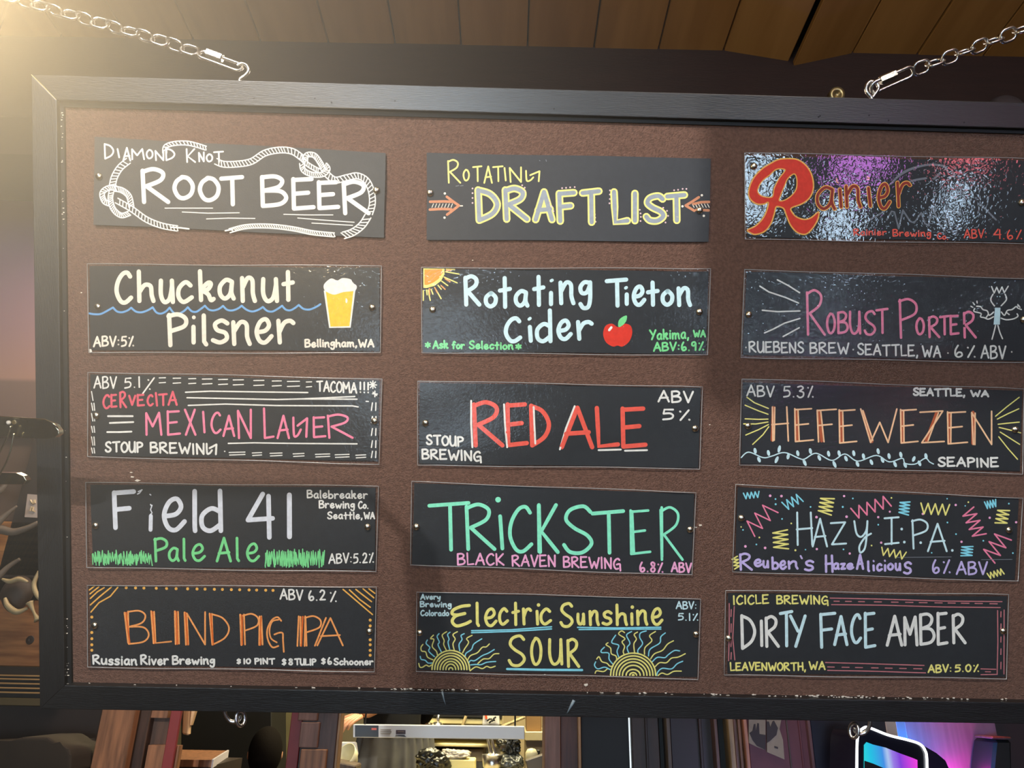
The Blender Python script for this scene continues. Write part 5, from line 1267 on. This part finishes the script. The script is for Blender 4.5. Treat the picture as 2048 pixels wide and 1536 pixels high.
for ps, c in ((.145, (120, 95, 88)), (.155, (165, 125, 112)), (.3, (152, 116, 124)), (.6, (140, 110, 142))):
    k = e.new(ps); k.color = (*s2l(*c), 1)
strip('dusk_print', 226, 873, YL, .03, pm, 'large mauve and pink dusk print at the left edge above the metal rack', 'picture')
strip('wall_upper_left', -60, 226, 2.5, .04, M_beam, '', None)
strip('wall_lower_left', 873, 1043, YL + .02, .05, mat('umber_wall', s2l(88, 66, 52), .7, noise=.15, nscale=6), '', None)
strip('wood_wall_panel', 1043, 1152, YL, .06, wood('honey_wood', (176, 118, 62), (140, 88, 44), .45, (.8, 9, 9)), 'upper honey coloured wood board behind the antlers', 'board')
strip('wood_wall_panel', 1153.5, 1333, YL, .06, wood('honey_wood_low', (168, 112, 66), (128, 80, 46), .45, (.8, 7, 7)), 'lower honey coloured wood board with a dark knot under the skull', 'board')
bm = NB(); c = atY(60, 1280, YL); lathe(bm, c, Vector((0, -1, 0)), [(.014, -.001), (.012, .0012), (.005, .0018), (0, .001)], 14); tag(link('wood_knot', bm, W_vd, bpy.data.objects['wood_wall_panel.001'] if False else None), 'dark round knot in the lower honey wood board', 'knot')
W_lt2 = wood('bright_pale_wood', (235, 190, 140), (205, 160, 110))
cab = empty('louvred_cabinet', atY(0, 1412, YL), 'dark louvred cabinet top with thin golden slats at the left edge', 'cabinet')
def cbx(nm, y0, y1, Y, d, m):
    bm = NB(); a, b = atY(-500, 1370, Y).x, atY(110, 1370, Y).x; box(bm, (a, Y, atY(30, y1, Y).z), (b, Y + d, atY(30, y0, Y).z)); bevel(bm, .0012, 1); link(nm, bm, m, cab)
cbx('cabinet_body', 1333, 1412, YL - .03, .1, mat('cabinet_dark', s2l(40, 32, 24), .5))
M_gs = mat('golden_slat', s2l(180, 140, 90), .4)
for y in (1351, 1358, 1367, 1376, 1385): cbx('slat', y - 1.4, y + 1.8, YL - .05, .02, M_gs)
cbx('base_bar', 1396, 1411, YL - .05, .02, mat('olive_bar', s2l(92, 76, 44), .5))
# price tag
t = empty('price_tag', atY(62, 1035, YL - .02), 'pale leaning tag with two raised figures above the antlers', 'tag')
bm = NB(); slab(bm, [(55, 988), (82, 990), (82, 1036), (49, 1034)], YL - .02, .006); link('tag_plate', bm, mat('pale_tag', s2l(190, 172, 160), .5, noise=.1, nscale=40), t)
bm = NB()
for pts in ([(61, 1000), (64, 1006)], [(68, 1000), (66, 1008), (70, 1006), (69, 1000)], [(60, 1022), (63, 1014), (66, 1016)], [(67, 1014), (65, 1022), (70, 1023)]):
    tube(bm, [atY(x, y, YL - .022) for x, y in pts], .0028, 6)
link('raised_figures', bm, mat('gilt_figures', s2l(215, 190, 150), .4), t)['kind'] = 'stuff'
# antlers and small skull
M_ant = mat('grey_antler', s2l(125, 108, 92), .6, noise=.3, nscale=25, bump=.3, bscale=60); M_horn = mat('cream_horn', s2l(200, 175, 130), .4, noise=.2, nscale=20)
def horn(lab_, parts):
    t = empty('antlers', atY(0, 1100, YL - .1), lab_, 'antlers')
    for nm, pts, rr, m, Y in parts:
        c = cr([tuple(atY(x, y, Y)) for x, y in pts], 8); n_ = len(c)
        bm = NB(); rads = [(rr[0] + (rr[1] - rr[0]) * i / (n_ - 1)) for i in range(n_)]
        tube(bm, c, rads, 10); link(nm, bm, m, t, True)
horn('grey mounted antlers curving over the honey wood board', [
    ('antler_beam', [(-120, 1090), (-60, 1070), (-10, 1058), (25, 1064), (55, 1056), (76, 1045)], (.02, .006), M_ant, YL - .09),
    ('tine', [(-40, 1080), (-10, 1050), (12, 1030), (34, 1012)], (.018, .003), M_ant, YL - .1),
    ('tine', [(-60, 1200), (-10, 1160), (15, 1135), (40, 1118)], (.013, .005), M_ant, YL - .07),
    ('tine', [(-50, 960), (-10, 985), (12, 968), (20, 950)], (.014, .003), M_ant, YL - .1)])
t = empty('horned_skull', atY(30, 1190, YL - .08), 'small dark skull with cream curved horns on the wood board', 'skull')
bm = NB(); bmesh.ops.create_uvsphere(bm, u_segments=20, v_segments=14, radius=1)
c = atY(34, 1188, YL - .06)
for v in bm.verts: v.co = c + Vector((v.co.x * .048 * (1 - .3 * max(0, -v.co.z)), v.co.y * .03, v.co.z * .055))
link('skull', bm, mat('dark_skull', s2l(70, 52, 40), .6, noise=.3, nscale=30), t, True)
for pts, r in (([(4, 1158), (20, 1163), (38, 1158), (56, 1164)], (.003, .008)), ([(10, 1196), (16, 1212), (34, 1224), (56, 1216)], (.004, .009)), ([(78, 1142), (68, 1168), (74, 1190), (82, 1200)], (.004, .007)), ([(60, 1205), (68, 1225), (76, 1240)], (.012, .004))):
    cc = cr([tuple(atY(x, y, YL - .1)) for x, y in pts], 6); bm = NB(); n_ = len(cc); tube(bm, cc, [r[0] + (r[1] - r[0]) * math.sin(PI * i / (n_ - 1)) for i in range(n_)], 8); link('horn', bm, M_horn, t, True)
# bright metal rack reaching in from the left
t = empty('metal_rack', atD(-200, 900, 1.12), 'polished metal rack arms with wires reaching in over the frame at left', 'rack')
M_chr = mat('polished_metal', s2l(205, 195, 165), .16, 1.0, bump=.5, bscale=45)
def plate(nm, pts, D, th):
    bm = NB(); f = [bm.verts.new(atD(x, y, D)) for x, y in pts]; d = R3 @ Vector((0, 0, -th)); k = [bm.verts.new(v.co + d) for v in f]
    bm.faces.new(f); bm.faces.new(k[::-1])
    for i in range(len(f)): bm.faces.new((f[i - 1], f[i], k[i], k[i - 1]))
    bevel(bm, .0008, 2); link(nm, bm, M_chr, t)
plate('shelf_arm', [(-330, 815), (92, 841), (108, 849), (117, 860), (118, 868), (110, 875), (92, 878), (70, 877), (-330, 850)], 1.10, .012)
plate('shelf_arm', [(-330, 940), (32, 946), (48, 953), (53, 961), (46, 969), (-330, 968)], 1.12, .012)
bm = NB(); tube(bm, [atD(-330, 813, 1.10), atD(90, 839.5, 1.10), atD(106, 846, 1.10), atD(116, 856, 1.10)], .0016, 8); link('rim_wire', bm, M_chr, t, True)
for q in (((22, 852), (12, 880), (0, 903), (-60, 1010)), ((28, 866), (20, 905), (0, 948), (-50, 1020))):
    bm = NB(); tube(bm, [tuple(v) for v in cr([tuple(atD(x, y, 1.09)) for x, y in q], 6)], .0013, 8); link('wire', bm, M_chr, t, True)
bm = NB(); lathe(bm, atD(18, 845, 1.095), R3 @ Vector((0, 0, 1)), [(.003, 0), (.003, .002), (0, .003)], 10); link('rivet', bm, M_wht, t, True)
bm = NB(); a = atD(-330, 900, 1.11); tube(bm, [(a.x, a.y, 0), (a.x, a.y, ZC)], .012, 14); link('rack_pole', bm, M_chr, t, True)

# ------------------------------------------------------------------ chains
LINKM = {}
def link_mesh():
    bm = NB(); pts = []
    L, Wd = .0078, .0096                                       # half spine length, half width
    for i in range(9): a = -PI / 2 + PI * i / 8; pts.append((L - .003 + math.cos(a) * .0085, math.sin(a) * Wd, 0))
    for i in range(9): a = PI / 2 + PI * i / 8; pts.append((-L + .003 + math.cos(a) * .0085, math.sin(a) * Wd, 0))
    tube(bm, pts, .0022, 10, True)
    me = bpy.data.meshes.new('chain_link'); bmesh.ops.recalc_face_normals(bm, faces=bm.faces); bm.to_mesh(me); bm.free(); me.materials.append(M_zinc)
    for p_ in me.polygons: p_.use_smooth = True
    return me
LM = link_mesh()
def chain(label, hook_px, q0, q1, nlink, pts_px, cross, tilt=(.35, 1.35)):
    """screw hook in the frame top, quick link, then links up to the ceiling"""
    D = (P(*hook_px, 0) - CAM).dot(R3 @ Vector((0, 0, -1)))
    t = empty('hanging_chain', atD(*hook_px, D), label, 'chain', 'zinc chains carrying the menu board')
    X = R3 @ Vector((1, 0, 0)); U = R3 @ Vector((0, 1, 0)); Z = R3 @ Vector((0, 0, 1))
    # quick link: long oval
    a, b = atD(*q0, D), atD(*q1, D); d = (b - a).normalized(); s = (U - d * U.dot(d)).normalized(); n = d.cross(s)
    s = (s * math.cos(tilt[0]) + n * math.sin(tilt[0]))
    Lh = (b - a).length / 2; c = (a + b) / 2; wd = .0082; pts = []
    for i in range(8): an = -PI / 2 + PI * i / 7; pts.append(c + d * (Lh - wd + math.cos(an) * wd) + s * math.sin(an) * wd)
    for i in range(8): an = PI / 2 + PI * i / 7; pts.append(c + d * (-Lh + wd + math.cos(an) * wd) + s * math.sin(an) * wd)
    bm = NB(); tube(bm, pts, .0026, 10, True); ql = link('quick_link', bm, M_zinc, t, True)
    bm = NB(); lathe(bm, c + d * Lh * cross - d * .0125 + s * wd * .75, d, [(0, 0), (.0058, 0), (.0072, .0012), (.0072, .0258), (.0058, .027), (0, .027)], 6); o = link('hex_sleeve', bm, M_zinc, t)
    # chain links along a shallow catenary toward the ceiling
    path = [b + d * .004]
    ends = [atD(x, y, D) for x, y in pts_px]
    for p1 in ends: path.append(p1)
    seg = []; pitch = .0218; pos = path[0]; k = 0; i = 0; alt = 0
    tot = []
    for p0, p1 in zip(path, path[1:]):
        L = (p1 - p0).length; m_ = max(1, int(L / .004))
        for j in range(m_): tot.append(p0 + (p1 - p0) * j / m_)
    tot.append(path[-1]); acc = 0; last = tot[0]; cents = [tot[0]]
    for p_ in tot[1:]:
        acc += (p_ - last).length; last = p_
        if acc >= pitch: cents.append(p_); acc = 0
    cents = cents[:nlink]
    for i in range(len(cents) - 1):
        p0, p1 = cents[i], cents[i + 1]; dd = (p1 - p0).normalized(); ss = (U - dd * U.dot(dd)).normalized(); nn = dd.cross(ss)
        an = tilt[0] + (0 if i % 2 == 0 else PI / 2) + .12 * math.sin(i * 1.9)
        v = ss * math.cos(an) + nn * math.sin(an); wv_ = dd.cross(v)
        m4 = Matrix((dd, v, wv_)).transposed().to_4x4(); m4.translation = (p0 + p1) / 2 - Vector(t.location)
        o = bpy.data.objects.new('chain_link', LM); COL.objects.link(o); o.parent = t; o.matrix_local = m4
    e = cents[-1]
    bm = NB(); tube(bm, [e, e + Vector((0, 0, .02)), Vector((e.x, e.y, ZC + .01)) if e.z > ZC - .1 else Vector((e.x, e.y, ZC + .01))], .003, 8); link('ceiling_hook', bm, M_zinc, t, True)
    return t, D
tl, DL_ = chain('zinc chain running up to the left from the board hook into the lamp glow', (480, 150), (484, 137), (399, 106), 110, [(300, 74), (160, 35), (0, -12), (-600, -190), (-1500, -480)], .35, (.55, 0))
tr_, DR_ = chain('zinc chain running up to the right from the second board hook', (1744, 180), (1742, 178), (1826, 141), 110, [(1830, 140), (1930, 103), (2050, 57), (2600, -160), (3300, -420)], -.2, (.5, 0))
def hook(t, D, pts, r=.0024):
    c = cr([tuple(atD(x, y, D + dz)) for x, y, dz in pts], 6); bm = NB(); tube(bm, c, r, 10); link('screw_hook', bm, M_zinc, t, True)
hook(tl, DL_, [(480, 166, 0), (480, 158, 0), (491, 150, 0), (497, 141, 0), (493, 130, 0), (482, 127, 0), (474, 131, 0)], .0027)
hook(tr_, DR_, [(1743, 206, 0), (1743, 196, 0), (1733, 183, 0), (1733, 171, 0), (1741, 163, 0), (1752, 166, 0), (1757, 176, 0), (1750, 188, 0), (1745, 195, 0)], .0026)
# hooks and rings under the lower rail
def under(x, y, label, flip=1):
    D = (P(x, y, 0) - CAM).dot(R3 @ Vector((0, 0, -1)))
    t = empty('screw_hook', atD(x, y, D), label, 'hook', 'open zinc hooks under the lower rail')
    f = lambda L, r: (lambda bm: (tube(bm, [tuple(v) for v in cr([tuple(atD(x + a * flip, y + b, D + c)) for a, b, c in L], 6)], r, 10), bm)[1])(NB())
    link('hook_shank', f([(-18, -12, 0), (-17, 4, 0), (-8, 17, .002), (4, 20, .002), (12, 14, .002), (12, 8, .002)], .0031), M_zinc, t, True)
    bm = NB(); pts = [tuple(atD(x + flip * (14 + 9 * math.cos(a)) , y + 13 + 15 * math.sin(a), D + .006 * math.cos(a + .5))) for a in [2 * PI * i / 20 for i in range(20)]]
    tube(bm, pts, .0027, 10, True); link('ring', bm, M_zinc, t, True)
under(467, 1424, 'open zinc hook with a ring under the left part of the lower rail')
under(1722, 1448, 'open zinc hook with a ring under the lower rail, beside the glowing screen', -1)
# brass pipe end showing above the frame
bm = NB(); c = atY(1675, 188, YB - .05); lathe(bm, c, Vector((0, -1, -.35)), [(0, -.006), (.007, -.006), (.009, 0), (.019, .002), (.021, -.004), (.020, -.02), (.012, -.03), (.012, -.05)], 24)
o = tag(link('pipe_end', bm, mat('tarnished_brass', s2l(170, 150, 105), .35, .8), None, True), 'round tarnished brass pipe end on the dark beam above the frame', 'pipe')
bm = NB(); c = atY(2020, 205, YB - .03); lathe(bm, c, Vector((0, -1, .3)), [(.045, -.03), (.045, -.01), (.03, .004), (0, .008)], 20)
tag(link('beam_cap', bm, mat('dull_cap', s2l(72, 62, 62), .6), None, True), 'dull grey round cap on the beam at the far right', 'cap')

# ------------------------------------------------------------------ jukebox, lit wall at the lower right
t = empty('jukebox', atY(1780, 1536, 2.2), 'black wall jukebox with a glowing white rim and a cyan to magenta screen', 'jukebox')
YJ = 2.2
def jp(u, v, o=0.0):
    """u,v on the slanted face of the case"""
    a = atY(1713, 1480, YJ); w_ = Vector((.262, .11, 0)); return a + w_ * u + Vector((0, 0, -.42)) * v + Vector((.11, -.262, 0)).normalized() * o
px0 = atY(1713, 1478, YJ)
w_ = Vector((.155, .05, 0)); nrm = Vector((.05, -.155, 0)).normalized()
def J2(px, py, o=0.0):
    d = ray(px, py); q = CAM + d * ((px0 - CAM).dot(nrm) / d.dot(nrm)); return q + nrm * o
rim = cr([(1712, 1600), (1712, 1520), (1713, 1480), (1717, 1465), (1724, 1457), (1736, 1455), (1775, 1470), (1815, 1480), (1838, 1488), (1848, 1500), (1852, 1520), (1853, 1600)], 5)
bm = NB(); tube(bm, [J2(x, y, .003) for x, y in rim], .0032, 10); link('glowing_rim', bm, mat('white_rim_light', (1, 1, 1), .4, emit=(.93, .97, 1), es=3), t, True)
bm = NB(); f = [bm.verts.new(J2(x, y, 0)) for x, y in rim]; bk = [bm.verts.new(v.co - nrm * .10) for v in f]
bm.faces.new(f); bm.faces.new(bk[::-1])
for i in range(len(f)): bm.faces.new((f[i - 1], f[i], bk[i], bk[i - 1]))
link('case', bm, mat('glossy_black_case', s2l(22, 22, 30), .2), t)
bm = NB(); pr = [(1838, 1488), (1858, 1494), (1880, 1507), (1898, 1522), (1906, 1540), (1908, 1600), (1845, 1600)]
f = [bm.verts.new(J2(x, y, -.012)) for x, y in pr]; bk = [bm.verts.new(v.co - nrm * .09) for v in f]; bm.faces.new(f); bm.faces.new(bk[::-1])
for i in range(len(f)): bm.faces.new((f[i - 1], f[i], bk[i], bk[i - 1]))
link('side_shell', bm, mat('violet_black_shell', s2l(34, 28, 48), .3), t)
def gradmat(name, stops, axis='X', emit=0):
    m = bpy.data.materials.new(name); m.use_nodes = True; nt = m.node_tree; b = nt.nodes['Principled BSDF']
    tc = nt.nodes.new('ShaderNodeTexCoord'); s = nt.nodes.new('ShaderNodeSeparateXYZ'); r = nt.nodes.new('ShaderNodeValToRGB')
    nt.links.new(tc.outputs['Generated'], s.inputs[0]); nt.links.new(s.outputs[axis], r.inputs[0])
    e = r.color_ramp.elements
    e[0].position = stops[0][0]; e[0].color = (*s2l(*stops[0][1]), 1); e[1].position = stops[-1][0]; e[1].color = (*s2l(*stops[-1][1]), 1)
    for p_, c in stops[1:-1]: k = e.new(p_); k.color = (*s2l(*c), 1)
    b.inputs['Base Color'].default_value = (.02, .02, .02, 1)
    nt.links.new(r.outputs[0], b.inputs['Emission Color']); b.inputs['Emission Strength'].default_value = emit
    return m
bm = NB(); f = [bm.verts.new(J2(x, y, .0015)) for x, y in ((1727, 1490), (1732, 1484), (1745, 1489), (1770, 1495), (1800, 1507), (1825, 1516), (1834, 1520), (1835, 1600), (1727, 1600), (1727, 1522))]
bm.faces.new(f); link('lit_screen', bm, gradmat('jukebox_screen', [(0, (40, 225, 215)), (.22, (20, 190, 225)), (.42, (60, 140, 225)), (.5, (170, 195, 235)), (.58, (150, 120, 225)), (.7, (130, 60, 215)), (1, (240, 60, 220))], 'X', 1.0), t)
bm = NB(); f = [bm.verts.new(J2(x, y, .003)) for x, y in ((1727, 1521), (1745, 1527), (1775, 1540), (1775, 1600), (1727, 1600))]; bm.faces.new(f); link('screen_shade', bm, M_black, t)
bm = NB(); box(bm, (px0.x + .02, YJ + .1, .9), (px0.x + .2, 2.41, 1.2)); link('wall_bracket', bm, M_black, t)
struct('wall_lit_wood', (atY(1776, 1480, 2.75).x, 2.75, 0), (atY(1996, 1480, 2.75).x, 2.8, 1.9), mat('pale_wood_wall', s2l(108, 92, 98), .45, noise=.2, nscale=8, stretch=(8, 8, .6)))
struct('wall_far_right', (atY(1990, 1480, 2.9).x, 2.9, 0), (X1, 2.95, 1.9), mat('dim_wall', s2l(50, 42, 46), .7))
post(1776, 1798, 2.6, .05, mat('pale_trim', s2l(215, 195, 180), .5)); post(1798, 1816, 2.62, .04, mat('pale_blue_trim', s2l(150, 180, 225), .5))
thing_slab('wall_ledge', [(1984, 1473), (2024, 1474), (2024, 1480), (1984, 1478)], 2.6, .1, W_gr, 'short grey wall ledge over the black speaker at lower right', 'ledge')
thing_slab('black_speaker', [(1990, 1480), (2024, 1480), (2026, 1560), (1982, 1560)], 2.62, .12, M_black, 'black speaker box under the grey ledge at lower right', 'speaker', bv=.008)
light('blue_neon', 'POINT', atY(1840, 1520, 2.62), 5.0, (.02, .30, 1.0), .02)
light('magenta_neon', 'POINT', atY(1955, 1550, 2.66), 1.1, (1.0, .01, .60), .02)
light('violet_neon', 'POINT', atY(1985, 1525, 2.70), .6, (.45, .02, 1.0), .01)
light('red_neon', 'POINT', atY(1960, 1420, 2.6), .8, (1.0, .12, .16), .02)
light('jukebox_spill', 'AREA', atY(1700, 1700, 2.0), .8, (.5, .5, 1.0), .2, atY(1700, 1400, 2.4))

# ------------------------------------------------------------------ pendant lamp just outside the frame and the added haze for its lens glare
t = empty('pendant_lamp', LAMP, 'warm pendant lamp bulb hanging close to the upper left of the board', 'lamp')
bm = NB(); lathe(bm, LAMP + Vector((0, 0, .12)), Vector((0, 0, 1)), [(.014, -.03), (.018, 0), (.018, .05), (.006, .06), (.004, .062)], 20); link('lamp_socket', bm, M_black, t, True)
bm = NB(); tube(bm, [LAMP + Vector((0, 0, .17)), LAMP + Vector((-.05, 0, .21)), LAMP + Vector((-.5, -.1, .25)), LAMP + Vector((-1.3, -.2, .27)), Vector((LAMP.x - 1.35, LAMP.y - .2, ZC + .02))], .005, 8); link('lamp_arm', bm, M_black, t, True)
bm = NB(); lathe(bm, LAMP + Vector((0, 0, .035)), Vector((0, 0, 1)), [(0, 0), (.020, .006), (.030, .03), (.024, .055), (.014, .075), (.013, .09)], 24); link('bulb', bm, mat('lit_bulb', (1, .9, .7), .4, emit=(1, .8, .5), es=12), t, True)
# lens glare round the bulb, built as an added ball of scattering haze
vm = bpy.data.materials.new('lens_glare_haze'); vm.use_nodes = True; nt = vm.node_tree; nt.nodes.clear()
out = nt.nodes.new('ShaderNodeOutputMaterial'); vs = nt.nodes.new('ShaderNodeVolumeScatter'); vs.inputs['Color'].default_value = (1, .97, .9, 1)
tc = nt.nodes.new('ShaderNodeTexCoord'); ln = nt.nodes.new('ShaderNodeVectorMath'); ln.operation = 'LENGTH'
mr = nt.nodes.new('ShaderNodeMapRange'); mr.inputs['From Min'].default_value = 0; mr.inputs['From Max'].default_value = HAZE_R
mr.inputs['To Min'].default_value = 1; mr.inputs['To Max'].default_value = 0
pw_ = nt.nodes.new('ShaderNodeMath'); pw_.operation = 'POWER'; pw_.inputs[1].default_value = 1.2
ml = nt.nodes.new('ShaderNodeMath'); ml.operation = 'MULTIPLY'; ml.inputs[1].default_value = HAZE_K
nt.links.new(tc.outputs['Object'], ln.inputs[0]); nt.links.new(ln.outputs['Value'], mr.inputs['Value']); nt.links.new(mr.outputs[0], pw_.inputs[0])
nt.links.new(pw_.outputs[0], ml.inputs[0]); nt.links.new(ml.outputs[0], vs.inputs['Density']); nt.links.new(vs.outputs[0], out.inputs['Volume'])
bm = NB(); bmesh.ops.create_icosphere(bm, subdivisions=3, radius=HAZE_R * .99)
for v in bm.verts: v.co += LAMP
o = link('glare_haze', bm, vm); o['kind'] = 'stuff'; tag(o, 'warm lens glare around the pendant lamp at the upper left, built as added haze', 'haze')
